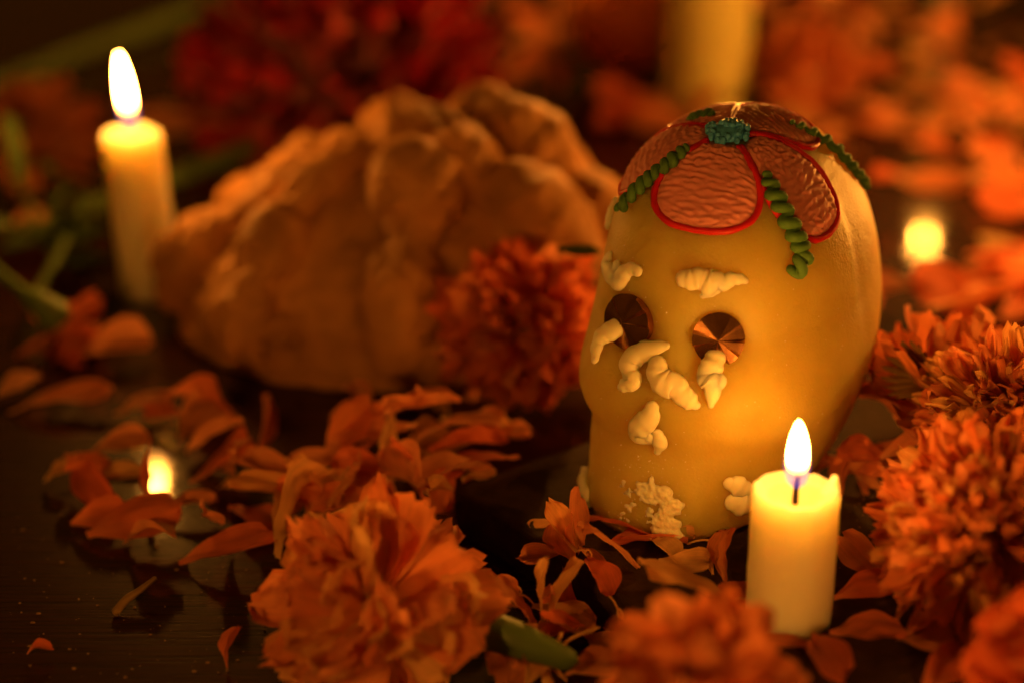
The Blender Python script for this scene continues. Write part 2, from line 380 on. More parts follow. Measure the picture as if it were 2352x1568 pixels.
# shallow relief: eye sockets, nose ridge, cheek, mouth, mould seam
EYES = [hit(1650, 781), hit(1437, 742)]
relief = [((1650, 781), 0.0080, -0.0036), ((1437, 742), 0.0078, -0.0036), ((1545, 800), 0.0060, 0.0009), ((1530, 930), 0.0070, 0.0008),
          ((1720, 900), 0.013, 0.0013), ((1560, 1040), 0.015, -0.0010), ((1820, 760), 0.016, -0.0012), ((1390, 830), 0.006, 0.0012), ((1480, 1160), 0.008, 0.0008), ((1550, 600), 0.016, 0.0006)]
rel = [(hit(*c)[0], hit(*c)[1], r, h) for c, r, h in relief]
seam_u = [atdist(1978, v, 0.44) for v in (430, 620, 820)]
disp = np.zeros_like(SV)
for p, n, r, h in rel:
    d2 = ((SV - np.array(p)) ** 2).sum(1); disp += np.outer(h * np.exp(-d2 / (r * r) * 1.4), np.array(n))
ctr = np.array((0.054, 0.445))
for i in range(len(SV)):
    x, y, z = SV[i]
    a = math.atan2(y - ctr[1], x - ctr[0])            # mould seam: the back half sits a hair inside the front half
    s = max(0.0, min(1.0, (a + 0.52) / 0.06)) if a < math.pi * 0.72 else 0.0
    rr = np.array((x - ctr[0], y - ctr[1], 0)); L_ = np.linalg.norm(rr) + 1e-9
    w = max(0, min(1, (z - 0.045) / 0.02)) * max(0, min(1, (0.092 - z) / 0.012))
    disp[i] += rr / L_ * (-0.0013 * s * w)
    if L_ > 0.004: disp[i] += rr / L_ * 0.00022 * noise.noise(Vector((x * 90, y * 90, z * 90)))
SV = SV + disp
tree = bvh()
bc = Vector((float(xc[0]), 0.4266, Z0))
skull = empty('sugar_skull', bc)
tag(skull, 'translucent yellow sugar skull with icing flower on top and foil eyes', 'sugar skull')
obj('skull_body', SV, SF, M_SKULL, skull)

def on(u, v, h=0.0):
    p, n = hit(u, v); return p + n * h
def chain(spec, h=0.22, n=None, off=0.0):
    """lumpy icing: list of (u, v, radius px) on the skull"""
    P = []; Rr = []
    for u, v, r in spec:
        p, nn = hit(u, v); rm = r * 1.22 * px(p); P.append(p + nn * (rm * h + off)); Rr.append(rm)
    n0 = hit(spec[0][0], spec[0][1])[1]
    P, Rr = resample(P, n or max(12, 9 * len(P)), Rr)
    Rr = [r * (1 + 0.04 * math.sin(i * 0.62 + spec[0][0]) + 0.16 * noise.noise(p * 330)) for i, (p, r) in enumerate(zip(P, Rr))]
    V, F = tube(P, Rr, 16, up=n0, squash=0.58)
    return [v + Vector((1, 1, 1)) * 0.00014 * noise.noise(v * 700) for v in V], F
icings = [
    # brows
    [[(1402, 592, 12), (1396, 610, 15), (1408, 628, 21), (1424, 643, 20), (1438, 628, 17), (1452, 618, 13), (1466, 622, 11)], [(1420, 612, 12), (1422, 640, 18), (1424, 652, 10)]],
    [[(1574, 640, 17), (1590, 642, 20), (1606, 640, 22), (1618, 643, 20), (1630, 648, 24), (1648, 646, 20), (1662, 650, 15), (1680, 641, 14), (1698, 641, 12), (1712, 646, 6)], [(1650, 655, 14), (1632, 668, 13), (1614, 680, 6)]],
    # over the lower rim of the eyes
    [[(1438, 760, 20), (1418, 772, 22), (1400, 786, 20), (1388, 806, 13), (1384, 830, 8)]],
    [[(1642, 828, 20), (1634, 848, 24), (1622, 866, 17), (1636, 880, 21), (1638, 902, 15), (1634, 928, 7)], [(1624, 872, 18), (1646, 878, 17)]],
    # nose
    [[(1532, 794, 9), (1505, 800, 16), (1475, 812, 22), (1452, 832, 24), (1450, 856, 19), (1456, 874, 20), (1436, 884, 15), (1426, 888, 8)]],
    [[(1512, 840, 20), (1514, 862, 24), (1530, 880, 26), (1552, 886, 25), (1566, 904, 23), (1584, 920, 20), (1598, 930, 9)]],
    # mouth corner
    [[(1500, 936, 16), (1494, 958, 21), (1474, 976, 23), (1466, 994, 20), (1490, 1002, 15)], [(1512, 996, 13), (1516, 1014, 16), (1510, 1036, 7)]],
    # cheek and temple beads
    [[(1332, 1082, 15), (1344, 1074, 17), (1346, 1100, 20), (1336, 1118, 16), (1346, 1136, 20), (1344, 1152, 14)], [(1326, 1100, 12), (1330, 1128, 13)]],
    [[(1676, 1108, 14), (1690, 1112, 21), (1706, 1122, 19)], [(1684, 1150, 20), (1700, 1152, 25), (1716, 1150, 20)]],
    [[(1397, 462, 12), (1392, 485, 15), (1388, 510, 14)]],
]
for k_, sp in enumerate(icings):
    obj('icing', *join([chain(s, off=0.0022 if k_ == 2 else (0.0010 if k_ == 3 else 0.0)) for s in sp]), M_ICE, skull)
# crusty icing teeth: rough little lumps
random.seed(3)
def teeth():
    parts = []
    def lump(u, v, r, hh=0.25):
        p, n = hit(u, v); rm = r * px(p)
        rot = Vector((0, 0, 1)).rotation_difference(n).to_matrix()
        V, F = ball(p + n * rm * 0.12, rm, 9, 6, (random.uniform(.8, 1.3), random.uniform(.8, 1.3), 0.55), rot)
        parts.append((V, F))
    for k in range(70):
        v = random.uniform(1128, 1238); lump(1534 + random.gauss(0, 13) + 10 * math.sin(v / 14), v, random.uniform(8, 17))
    for k in range(60):
        v = random.uniform(1120, 1228); lump(1455 + (v - 1100) * 0.35 + random.uniform(0, 60), v, random.uniform(4, 10))
    for k in range(24):
        lump(1488 + random.gauss(0, 12), 1122 + random.gauss(0, 10), random.uniform(5, 11))
    for k in range(26):
        lump(1442 + random.gauss(0, 8), random.uniform(1100, 1195), random.uniform(3, 6))
    return join(parts)
o = obj('icing_teeth', *teeth(), M_CRUST, skull); o['label'] = 'crumbled row of white icing teeth'
md = o.modifiers.new('fuse', 'REMESH'); md.mode = 'VOXEL'; md.voxel_size = 0.00028; md.use_smooth_shade = True
tx = bpy.data.textures.new('crust', 'CLOUDS'); tx.noise_scale = 0.0011; tx.noise_depth = 4
md = o.modifiers.new('crust', 'DISPLACE'); md.texture = tx; md.strength = 0.0011; md.mid_level = 0.5; md.texture_coords = 'LOCAL'
# foil eyes
def eye(k, wpx, hpx, seed):
    rnd = random.Random(seed); p, n = EYES[k]; s = px(p)
    nn = (n.normalized() + Vector((-0.06, 0, 0.05))).normalized(); upv = (Vector((0, 0, 1)) - nn * nn.z).normalized(); rt = upv.cross(nn) * -1
    # true size of the disc from its picture size
    view = (EYE - p).normalized(); fw = max(0.45, math.sqrt(max(0, 1 - (view.dot(rt)) ** 2))); fh = max(0.45, math.sqrt(max(0, 1 - (view.dot(upv)) ** 2)))
    a, b = wpx * s / 2 / fw, hpx * s / 2 / fh
    nf, per = 11, 4; ns = nf * per; F = []
    c = p + nn * 0.0002; half = math.pi / nf; rim = []; t0 = rnd.uniform(0, 1)
    for f in range(nf):
        H = -0.0012 * rnd.uniform(0.3, 1.7)
        for k in range(per):
            t = -half + 2 * half * k / per; ang_ = t0 + f * 2 * half + t; egg = 1 - 0.12 * max(0, -math.sin(ang_)) * abs(math.cos(ang_))
            rim.append(c + rt * (a * math.cos(ang_) * egg) + upv * (b * math.sin(ang_)) + nn * (0.0010 + H * math.cos(t) / math.cos(half)))
    apex = c + nn * 0.0010
    V = rim + [apex] + [q - nn * 0.0035 for q in rim]
    for k in range(ns): F.append((k, (k + 1) % ns, ns)); F.append(((k + 1) % ns, k, ns + 1 + k, ns + 1 + (k + 1) % ns))
    o = obj('foil_eye', V, F, M_FOIL, skull, smooth=False); o['label'] = 'round bronze foil disc pressed in as an eye'
eye(0, 122, 124, 5); eye(1, 106, 130, 9)

# geodesic walking on the crown for the icing flower
def walk(p, d, s, step=0.0006):
    p, n = near(p); d = (d - n * d.dot(n)).normalized()
    k = max(1, int(round(abs(s) / step))); ds = s / k
    for _ in range(k):
        p, n = near(p + d * ds); d = (d - n * d.dot(n)).normalized()
    return p, n, d
C0, N0 = hit(1672, 310)
def dir_to(u, v):
    q, _n = hit(u, v); d = q - C0; return (d - N0 * d.dot(N0)).normalized(), d.length
ex = Vector((1, 0, 0)); ex = (ex - N0 * ex.dot(N0)).normalized(); ey = N0.cross(ex)
def ang(d): return math.atan2(d.dot(ey), d.dot(ex))
dA, lA = dir_to(1603, 520); dB, lB = dir_to(1905, 535); dC, lC = dir_to(1418, 424)
aB = ang(dB); aA = ang(dA); aC = ang(dC)
petals = [(aA, 0.0035, lA * 1.06, 0.0122, 13, 0.8, 0), (aB, 0.005, lB * 1.05, 0.0100, 17, 0.75, 1), (aC, 0.004, lC * 1.05, 0.0095, 14, 0.6, 2),
          (aB + R(76), 0.004, 0.026, 0.0105, 13, 0.5, 3), (aB + R(146), 0.004, 0.022, 0.0085, 12, 0.5, 4)]
flower = obj('icing_flower', *ball(C0, 0.0028, 12, 8, (1, 1, 0.5), Vector((0, 0, 1)).rotation_difference(N0).to_matrix()), M_RED, skull)
flower['label'] = 'pink icing flower with red outlined petals and teal centre'
def icing_petal(a, s0, s1, w, nr, wob, seed):
    d = (ex * math.cos(a) + ey * math.sin(a)); ns, nt = 84, 34
    p, n, dd = walk(C0, d, s0); V = []; edgeL = []; edgeR = []
    ds = (s1 - s0) / (ns - 1)
    for i in range(ns):
        x = i / (ns - 1)
        wid = w * (0.30 + 0.70 * math.sin(min(1, x / 0.62) * math.pi / 2) ** 1.1) * (math.sqrt(max(0.0, 1 - max(0, (x - 0.62) / 0.38) ** 2.3)))
        wid = max(wid, 0.0003)
        lat = n.cross(dd).normalized()
        row = [None] * nt; mid = nt // 2
        for sgn in (1, -1):
            q, qn, qd = p, n, lat * sgn; last = 0.0
            js = range(mid, nt) if sgn > 0 else range(mid - 1, -1, -1)
            for j in js:
                t = (j + 0.5) / nt * 2 - 1; tt = abs(t) * wid
                if tt - last > 1e-6:
                    q, qn = near(q + qd * (tt - last)); qd = (qd - qn * qd.dot(qn)).normalized(); last = tt
                e = min(1, (1 - abs(t)) * 4, x * 10, (1 - x) * 9); e = math.sqrt(max(0, e))
                ph = x * nr + wob * 0.30 * math.sin(t * 6 + seed * 2 + 3 * math.sin(x * 9)) + wob * 0.75 * noise.noise(Vector((t * 4.2 * (1 + wob), x * 9, seed * 7.1)))
                ridge = abs(math.sin(math.pi * ph)) ** 0.6
                hgt = e * (0.0009 + 0.00042 * (1 - ridge * 0.9) + 0.00055 * wob * noise.noise(Vector((t * 9, x * 22, seed)))) - (1 - e) * 0.0004
                row[j] = q + qn * hgt
            (edgeR if sgn > 0 else edgeL).append(near(q + qd * 0.0005)[0] + qn * 0.0003)
        V += row
        p, n = near(p + dd * ds); dd = (dd - n * dd.dot(n)).normalized()
    o = obj('icing_petal', V, grid_faces(ns, nt), M_PINK, flower)
    return edgeL, edgeR
for k, pt in enumerate(petals):
    eL, eR = icing_petal(*pt)
    if k == 1: loop = eL[::4]; loop2 = eR[:30:4]
    path = eL[::3] + eR[::-1][::3]
    pts, rr_ = resample(path, 90, [0.0009] * len(path))
    rr_ = [0.00085 + 0.00018 * noise.noise(p * 400) for p in pts]
    obj('icing_outline', *tube(pts, rr_, 8), M_RED, flower)
random.seed(11)
parts = []
for k in range(46):
    r = 0.0052 * math.sqrt(random.random()); a = random.uniform(0, 6.283)
    q, n = near(C0 + ex * r * math.cos(a) * 1.0 + ey * r * math.sin(a) * 0.85)
    lift = 0.0010 + 0.0014 * (1 - (r / 0.0054) ** 2)
    parts.append(ball(q + n * lift, random.uniform(0.00065, 0.00095), 7, 5, (1, 1, 1.25), Vector((0, 0, 1)).rotation_difference((n + Vector((random.gauss(0, .3), random.gauss(0, .3), 0))).normalized()).to_matrix()))
parts.append(ball(C0 + N0 * 0.0008, 0.0046, 12, 8, (1, .85, .4), Vector((0, 0, 1)).rotation_difference(N0).to_matrix()))
obj('icing_centre', *join(parts), M_TEAL, flower)
def rope(spec, turns, r, amp, name='icing_rope'):
    P = []; Nn = []
    for u, v in spec:
        p, n = hit(u, v); P.append(p); Nn.append(n)
    m = turns * 12
    base = resample(P, m); out = []; rad = []
    for i, p in enumerate(base):
        p, n = near(p); t = (base[min(i + 1, m - 1)] - base[max(i - 1, 0)]).normalized(); b = n.cross(t).normalized()
        a = 2 * math.pi * (i / 12 + 0.22 * noise.noise(p * 260)); s = i / (m - 1); tap = min(1, 0.55 + 2.5 * s, 0.7 + (1 - s) * 4)
        out.append(p + n * (r * 0.55 + amp * 0.55 * (1 + math.cos(a))) + b * (amp * 1.25 * math.sin(a) * tap)); rad.append(r * tap * (1 + 0.28 * noise.noise(p * 380)))
    o = obj(name, *tube(out, rad, 10), M_GREEN, skull); o['label'] = 'twisted green icing rope between two petals'
rope([(1752, 410), (1775, 452), (1800, 505), (1825, 555), (1838, 590), (1812, 628)], 9, 0.00128, 0.00118)
rope([(1578, 348), (1545, 378), (1505, 408), (1470, 440), (1430, 486)], 9, 0.00108, 0.0009)
rope([(1812, 292), (1868, 316), (1925, 358), (1962, 400), (1986, 428)], 9, 0.00105, 0.0008)
rope([(1590, 285), (1608, 276), (1640, 272)], 4, 0.00105, 0.0008)
# loose sugar grains sparkling on the skull
random.seed(5); parts = []
for k in range(330):
    u = random.uniform(1370, 1980); v = random.uniform(560, 1190)
    if k > 210: u = random.gauss(1490, 60); v = random.uniform(1040, 1200)
    p, n = hit(u, v); s = random.choice([0.00010, 0.00014, 0.0002, 0.00026])
    ax = [Vector((random.gauss(0, 1), random.gauss(0, 1), random.gauss(0, 1))).normalized() * s for _ in range(4)]
    parts.append(([p + n * s * 0.5 + q for q in ax], [(0, 1, 2), (0, 2, 3), (0, 3, 1), (1, 3, 2)]))
o = obj('sugar_grains', *join(parts), M_SUGAR, skull, smooth=False); o['kind'] = 'stuff'

# ------------------------------------------------------------------ candles
def candle(base, rad, h, label, flame_h, flame_w, strength, lean=(0, 0), flick=(0, 0), wax=None, seed=0, pool=0.004, lumps=True, wick_h=0.0045, mantle=True):
    base = Vector(base); wax = wax or M_WAX
    root = empty('candle', base); tag(root, label, 'candle')
    axis = Vector((lean[0], lean[1], 1))
    NA = 56; V = []; prof = []
    for i in range(30): prof.append((1.0, h * i / 29 * 0.94, 1))
    prof += [(0.995, h * 0.965, 1), (0.975, h * 0.985, 1), (0.93, h * 0.998, 1), (0.87, h * 1.0, 1), (0.80, h - pool * 0.35, 1)]
    for r, z, k in prof:
        for j in range(NA):
            a = 2 * math.pi * j / NA; ca, sa = math.cos(a), math.sin(a)
            d = 1 + 0.030 * noise.noise(Vector((ca * 1.3 + seed, sa * 1.3, z * 60))) + 0.010 * noise.noise(Vector((ca * 4 + seed, sa * 4, z * 25)))
            if lumps:
                d += 0.07 * max(0, math.cos(a + 0.25)) ** 40 * (0.35 + 0.65 * (z / h)) * (0.8 + 0.5 * noise.noise(Vector((seed, 4, z * 120)))) + 0.045 * max(0, math.cos(a - 3.25)) ** 30 * (1 if z < h * 0.45 else 0.35) * (0.5 + noise.noise(Vector((seed, 1, z * 150))))
                d += 0.03 * max(0, math.cos(a + 1.2)) ** 60 * (z / h)
            zz = z
            if r < 0.999 and lumps:
                zz += 0.0026 * max(0, math.cos(a - 0.12)) ** 60 + 0.0014 * max(0, math.cos(a - 3.0)) ** 80
            if r < 0.999: zz += 0.0009 * noise.noise(Vector((ca * 2 + seed, sa * 2, 5)))
            V.append(base + axis * zz + Vector((ca * rad * r * d, sa * rad * r * d, 0)))
    F = grid_faces(len(prof), NA, True); F.append(tuple(range(NA))[::-1])
    # concave top down to the wick, as part of the same wax
    n0 = (len(prof) - 1) * NA
    rings = [(0.6, 0.62), (0.4, 0.85), (0.2, 0.97), (0.06, 1.0)]
    for r, dz in rings:
        for j in range(NA):
            a = 2 * math.pi * j / NA
            V.append(base + axis * (h - pool * dz) + Vector((math.cos(a) * rad * r, math.sin(a) * rad * r, 0)))
    F += grid_faces(len(rings) + 1, NA, True, n0); F.append(tuple(range(n0 + 4 * NA, n0 + 5 * NA)))
    obj('wax_body', V, F, wax, root)
    # liquid wax lying in the hollow
    V = []; zp = h - pool * 0.55
    for r in (0.02, 0.2, 0.4, 0.55, 0.66):
        for j in range(NA):
            a = 2 * math.pi * j / NA; V.append(base + axis * (zp + 0.0001 * (r / 0.66) ** 6 * 3) + Vector((math.cos(a) * rad * r, math.sin(a) * rad * r, 0)))
    F = grid_faces(5, NA, True); F.append(tuple(range(NA)))
    obj('melted_wax', V, F, M_POOL, root)
    top = base + axis * (h - pool * 0.6)
    W = [top - axis * 0.002, top + axis * wick_h * 0.4, top + axis * wick_h * 0.8 + Vector((0.0002, 0, 0)), top + axis * wick_h + Vector((0.0006, 0, 0))]
    W, wr = resample(W, 12, [0.00075, 0.0007, 0.0006, 0.0005])
    obj('wick', *tube(W, wr, 8), M_WICK, root)
    # flame: slim teardrop, translucent at its foot
    def drop(k, z0, hh, ww):
        V = []; n = 16; seg = 12
        for i in range(n):
            t = i / (n - 1); z = hh * t
            r = ww / 2 * (0.62 + 0.38 * math.sin(t / 0.36 * math.pi / 2) if t < 0.36 else max(0.0, 1 - ((t - 0.36) / 0.64) ** 1.75) ** 0.72)
            r = max(r, ww * 0.004)
            if t < 0.06: r *= math.sqrt(0.35 + 0.65 * t / 0.06)
            off = Vector((flick[0], flick[1], 0)) * (t ** 1.6) * hh
            for j in range(seg):
                a = 2 * math.pi * j / seg; V.append(z0 + axis.normalized() * z + off + Vector((math.cos(a) * r, math.sin(a) * r, 0)))
        F = grid_faces(n, seg, True); F.append(tuple(range(seg))[::-1]); F.append(tuple(range((n - 1) * seg, n * seg)))
        return V, F
    z0 = top + axis * wick_h * 0.72
    fm = mat_flame('flame_%d' % seed, strength)
    f = obj('flame', *drop(1, z0, flame_h, flame_w), fm, root)
    if mantle:
        obj('flame_mantle', *drop(2, z0 - axis * flame_h * 0.11, flame_h * 1.14, flame_w * 1.20), M_MANTLE, f)
    return root
# short candle in front of the skull, on the slab
p = ground(1811, 1425, SLAB)
candle(p + Vector((0, 0.0015, 0.0)), 0.0091, 0.0315, 'short cream candle burning in front of the sugar skull', 0.0138, 0.0047, FLAME_FRONT, flick=(-0.02, 0), seed=1, pool=0.0035, wick_h=0.0060)
# tall candle at the left, on the table; its flame is mirrored in the lacquer
p = ground(348, 672)
candle(p, 0.0092, 0.0530, 'taller lit candle at the left beside the bread', 0.0215, 0.0047, FLAME_LEFT, lean=(-0.045, 0.0), flick=(-0.03, 0), seed=2, pool=0.0008, lumps=False, wick_h=0.0050)
# thick pale candle behind the skull, its flame above the picture
p = ground(1622, 255)
candle(p, 0.0172, 0.112, 'thick pale candle rising behind the skull, cut off by the top edge', 0.034, 0.013, FLAME_BACK * 1.6, wax=M_WAXB, seed=3, pool=0.003, lumps=False)
# candle of the altar beyond the picture's upper edge, mirrored in the lacquer right of the skull
rd = ray(2118, 597)
rd.z = -rd.z
yb = 1.00; tt_ = (CAM_H / -ray(2118, 597).z); mir = EYE + ray(2118, 597) * tt_
fl = mir + rd * ((yb - mir.y) / rd.y)
candle((fl.x, yb, 0), 0.007, fl.z - 0.018, 'tall altar candle mirrored in the lacquer right of the skull', 0.0075, 0.0034, FLAME_BACK * 1.6, seed=4, pool=0.002, lumps=False)

candle((0.25, 0.60, 0), 0.011, 0.060, 'added unseen candle beyond the right edge behind the blooms', 0.030, 0.011, FLAME_BACK, seed=5, pool=0.002, lumps=False, mantle=False)  # unseen candle added to brighten the pale candle and the far petals
# candles at the near edge of the altar, below and beside the picture, that light the scene from the front
candle((0.095, 0.180, 0), 0.011, 0.055, 'altar candle below the picture on the right', 0.026, 0.010, FLAME_NEAR, seed=6, pool=0.002, lumps=False, mantle=False)
candle((-0.14, 0.185, 0), 0.011, 0.105, 'altar candle below the picture on the left', 0.030, 0.011, FLAME_NEAR * 1.2, seed=7, pool=0.002, lumps=False, mantle=False)

# ------------------------------------------------------------------ flowers
def petal_sheet(L, W, ns, nt, rnd, cup=0.35, bend=0.25, ruffle=0.06, notch=0.10, claw=0.25, tipw=0.8, peak=0.68, twist=0.0, rag=0.0):
    """petal along +X from the origin, face up (+Z); returns verts, faces, uv"""
    V = []; UV = []; ph = rnd.uniform(0, 6.28); ph2 = rnd.uniform(0, 6.28); sd = rnd.uniform(0, 100)
    for i in range(ns):
        s = i / (ns - 1)
        if s < peak: w = claw + (1 - claw) * math.sin(s / peak * math.pi / 2) ** 1.4
        else: w = tipw + (1 - tipw) * math.cos((s - peak) / (1 - peak) * math.pi / 2)
        if s > 0.93: w *= math.sqrt(max(0.05, 1 - ((s - 0.93) / 0.07) ** 2 * 0.75))
        w *= W / 2
        for j in range(nt):
            t = j / (nt - 1) * 2 - 1
            x = s * L - (notch * L * (abs(t) ** 2.5) * s * s) + notch * 0.45 * L * noise.noise(Vector((t * 2.3, sd, 1))) * s ** 3 + rag * L * noise.noise(Vector((t * 9.0, sd, 5))) * s ** 8
            y = t * w * (1 + 0.08 * noise.noise(Vector((s * 4, t, sd))))
            z = cup * abs(t) ** 1.7 * w + bend * L * (s * s) + ruffle * L * s * s * math.sin(t * 5.2 + ph + s * 2) * (0.4 + 0.6 * abs(t)) + ruffle * 0.6 * L * s * math.sin(s * 6 + ph2 + t)
            z += 0.03 * L * noise.noise(Vector((s * 3.2, t * 1.7, sd + 9)))
            a = twist * s; y, z = y * math.cos(a) - z * math.sin(a), y * math.sin(a) + z * math.cos(a)
            V.append(Vector((x, y, z))); UV.append((s, (t + 1) / 2))
    return V, grid_faces(ns, nt), UV
def frame(xdir, face):
    x = xdir.normalized(); z = (face - x * face.dot(x))
    z = z.normalized() if z.length > 1e-5 else x.orthogonal().normalized()
    y = z.cross(x); return Matrix((x, y, z)).transposed()
def bank(rnd, mat, L, W, n, ns=9, nt=7, **kw):
    out = []
    for k in range(n):
        args = dict(cup=rnd.uniform(-0.1, 0.5), bend=rnd.uniform(-0.15, 0.3), ruffle=rnd.uniform(0.03, 0.09), notch=rnd.uniform(0.02, 0.16)); args.update(kw)
        V, F, UV = petal_sheet(L * rnd.uniform(.9, 1.1), W * rnd.uniform(.8, 1.2), ns, nt, rnd, **args)
        out.append(make_mesh('flower_petal', V, F, mat, True, UV))
    return out
def flower_head(name, c, axis, Rr, n, label, mat, Wr=0.5, seed=0, psi_max=115, core=0.18, cat='flower', ns=9, nt=7, group=None, flat=1.0, jitter=0.22, psi_pow=0.75, matb=None, **kw):
    rnd = random.Random(seed); axis = Vector(axis).normalized(); c = Vector(c)
    root = empty(name, c); tag(root, label, cat, group)
    bk = bank(rnd, mat, Rr * (1 - core * 0.5), Rr * Wr, 7, ns, nt, **kw)
    if matb: bk += bank(rnd, matb, Rr * (1 - core * 0.5), Rr * Wr, 3, ns, nt, **kw)
    q = Vector((0, 0, 1)).rotation_difference(axis)
    hv, hf = ball(c, Rr * core * 1.5, 10, 7, (1, 1, 0.9), q.to_matrix())
    obj('flower_heart', hv, hf, mat, root)
    for k in range(n):
        f = (k + 0.5) / n; psi = R(psi_max) * f ** psi_pow; az = k * 2.39996 + rnd.gauss(0, 0.12)
        d = Vector((math.sin(psi) * math.cos(az), math.sin(psi) * math.sin(az), math.cos(psi)))
        d = (d + Vector((rnd.gauss(0, jitter), rnd.gauss(0, jitter), rnd.gauss(0, jitter))) * 0.6).normalized()
        up = Vector((-math.cos(psi) * math.cos(az), -math.cos(psi) * math.sin(az), math.sin(psi)))
        up = (up + Vector((rnd.gauss(0, .35), rnd.gauss(0, .35), rnd.gauss(0, .35)))).normalized()
        d = q @ d; up = q @ up
        s = rnd.uniform(0.82, 1.08) * (1 if flat == 1 else (flat + (1 - flat) * math.sin(psi)))
        st = c + d * Rr * core
        tip = st + d * Rr * s * 0.95
        if tip.z < 0.001:                                    # petals that would go through the table bend along it
            d.z += (0.002 - tip.z) / (Rr * s); d.normalize()
        o = bpy.data.objects.new('flower_petal', rnd.choice(bk)); col.objects.link(o); o.parent = root
        m = frame(d, up).to_4x4(); m.translation = st - c
        o.matrix_local = m @ Matrix.Diagonal((s, s * rnd.uniform(.9, 1.15), s, 1))
    return root
def add_stem(root, P, rad, mat, name='stem', n=14, seg=10):
    P, rr = resample(P, n, rad); return obj(name, *tube(P, rr, seg), mat, root)

# big loose bloom in the foreground left of the slab
c = atdist(862, 1402, 0.366)
fa = flower_head('marigold_flower', c, (-0.35, -0.45, 0.6), 0.0242, 74, 'large ruffled orange bloom lying on the table in front of the slab', M_PET, Wr=0.52, seed=21, psi_max=125, ns=14, nt=13, matb=M_PETY, jitter=0.42, ruffle=0.06, notch=0.05, claw=0.22, tipw=0.9, peak=0.80, rag=0.13)
add_stem(fa, [atdist(960, 1395, 0.372), atdist(1050, 1425, 0.366), atdist(1170, 1462, 0.361), atdist(1300, 1512, 0.357)], [0.0048, 0.0052, 0.0040, 0.0026], M_STEM)
# blooms heaped at the right of the skull
c = atdist(2150, 925, 0.445)
fb = flower_head('marigold_flower', c, (0.35, 0.15, 0.5), 0.0215, 52, 'orange bloom turned away beside the skull, showing its dry calyx', M_PET, Wr=0.80, seed=22, psi_max=120, ns=12, nt=11, ruffle=0.06, notch=0.05, tipw=0.85, peak=0.75, rag=0.05)
cx_ = atdist(2105, 860, 0.434)
for k in range(16):
    an = k / 16 * 6.283; V, F, UV = petal_sheet(0.009, 0.0024, 8, 5, random.Random(k), cup=0.6, bend=0.15, ruffle=0.04, notch=0.0, claw=0.6, tipw=0.15, peak=0.3)
    ax0 = Vector((-0.75, -0.45, 0.45)).normalized(); s1_ = ax0.orthogonal().normalized(); s2_ = ax0.cross(s1_)
    rd_ = s1_ * math.cos(an) + s2_ * math.sin(an)
    mm = frame(ax0 * 0.9 + rd_ * 0.35, rd_); p_ = cx_ + rd_ * 0.0026 - ax0 * 0.003
    obj('sepal', [p_ + mm @ q for q in V], F, M_CALYX, fb, uv=UV)
c = atdist(2318, 965, 0.418)
flower_head('marigold_flower', c, (-0.45, -0.5, 0.6), 0.0198, 230, 'dense small-petalled orange bloom at the right edge, between two others', M_PET, Wr=0.22, seed=23, psi_max=125, ns=10, nt=7, ruffle=0.11, notch=0.05, tipw=0.85, peak=0.8, rag=0.12, matb=M_PETY)
c = atdist(2275, 1225, 0.372)
flower_head('marigold_flower', c, (-0.45, -0.55, 0.55), 0.0235, 270, 'bright full orange pompon bloom right of the short candle', M_PET, Wr=0.22, seed=24, psi_max=125, ns=10, nt=7, matb=M_PETY, ruffle=0.11, notch=0.05, tipw=0.85, peak=0.8, rag=0.12)
c = atdist(2420, 1565, 0.325)
flower_head('marigold_flower', c, (-0.4, -0.3, 0.7), 0.0185, 60, 'dark orange bloom cut off by the lower right corner', M_PETR, Wr=0.6, seed=25, psi_max=120, ns=10, nt=8)
# out of focus bloom at the bottom edge
c = atdist(1612, 1612, 0.312)
flower_head('marigold_flower', c, (0.0, -0.15, 0.9), 0.0188, 120, 'strongly blurred orange bloom at the bottom edge before the candle', M_PET, Wr=0.36, seed=26, psi_max=115, ns=8, nt=6, ruffle=0.07)
# round red-orange bloom between bread and skull
c = atdist(1195, 748, 0.500)
fm_ = flower_head('marigold_flower', c, (-0.1, -0.7, 0.55), 0.0226, 150, 'round red-orange bloom between the bread and the skull', M_PETR2, Wr=0.34, seed=27, psi_max=135, ns=8, nt=6, ruffle=0.09, notch=0.12, matb=M_PET)
V, F, UV = petal_sheet(0.011, 0.0045, 9, 6, random.Random(4), cup=0.2, bend=0.1, ruffle=0.02, notch=0.0, claw=0.2, tipw=0.25, peak=0.45)
p = atdist(1282, 572, 0.486); mm = frame(Vector((1, -0.1, -0.12)), Vector((0, -0.4, 1)))
o = obj('leaf', [p + mm @ q for q in V], F, M_LEAF, fm_, uv=UV)
# crimson bloom far behind the bread
c = ground(800, 170, 0.030)
flower_head('cockscomb_flower', c, (0, -0.4, 0.7), 0.054, 220, 'big dark crimson bloom far behind the bread', M_VELVET, Wr=0.34, seed=28, psi_max=115, ns=7, nt=6, ruffle=0.10)
# pale orange bloom in the far right heap
c = ground(1850, 175, 0.016)
flower_head('marigold_flower', c, (-0.1, -0.5, 0.7), 0.024, 60, 'blurred open orange bloom in the heap beyond the skull', M_PET, Wr=0.42, seed=29, psi_max=95, ns=7, nt=5)
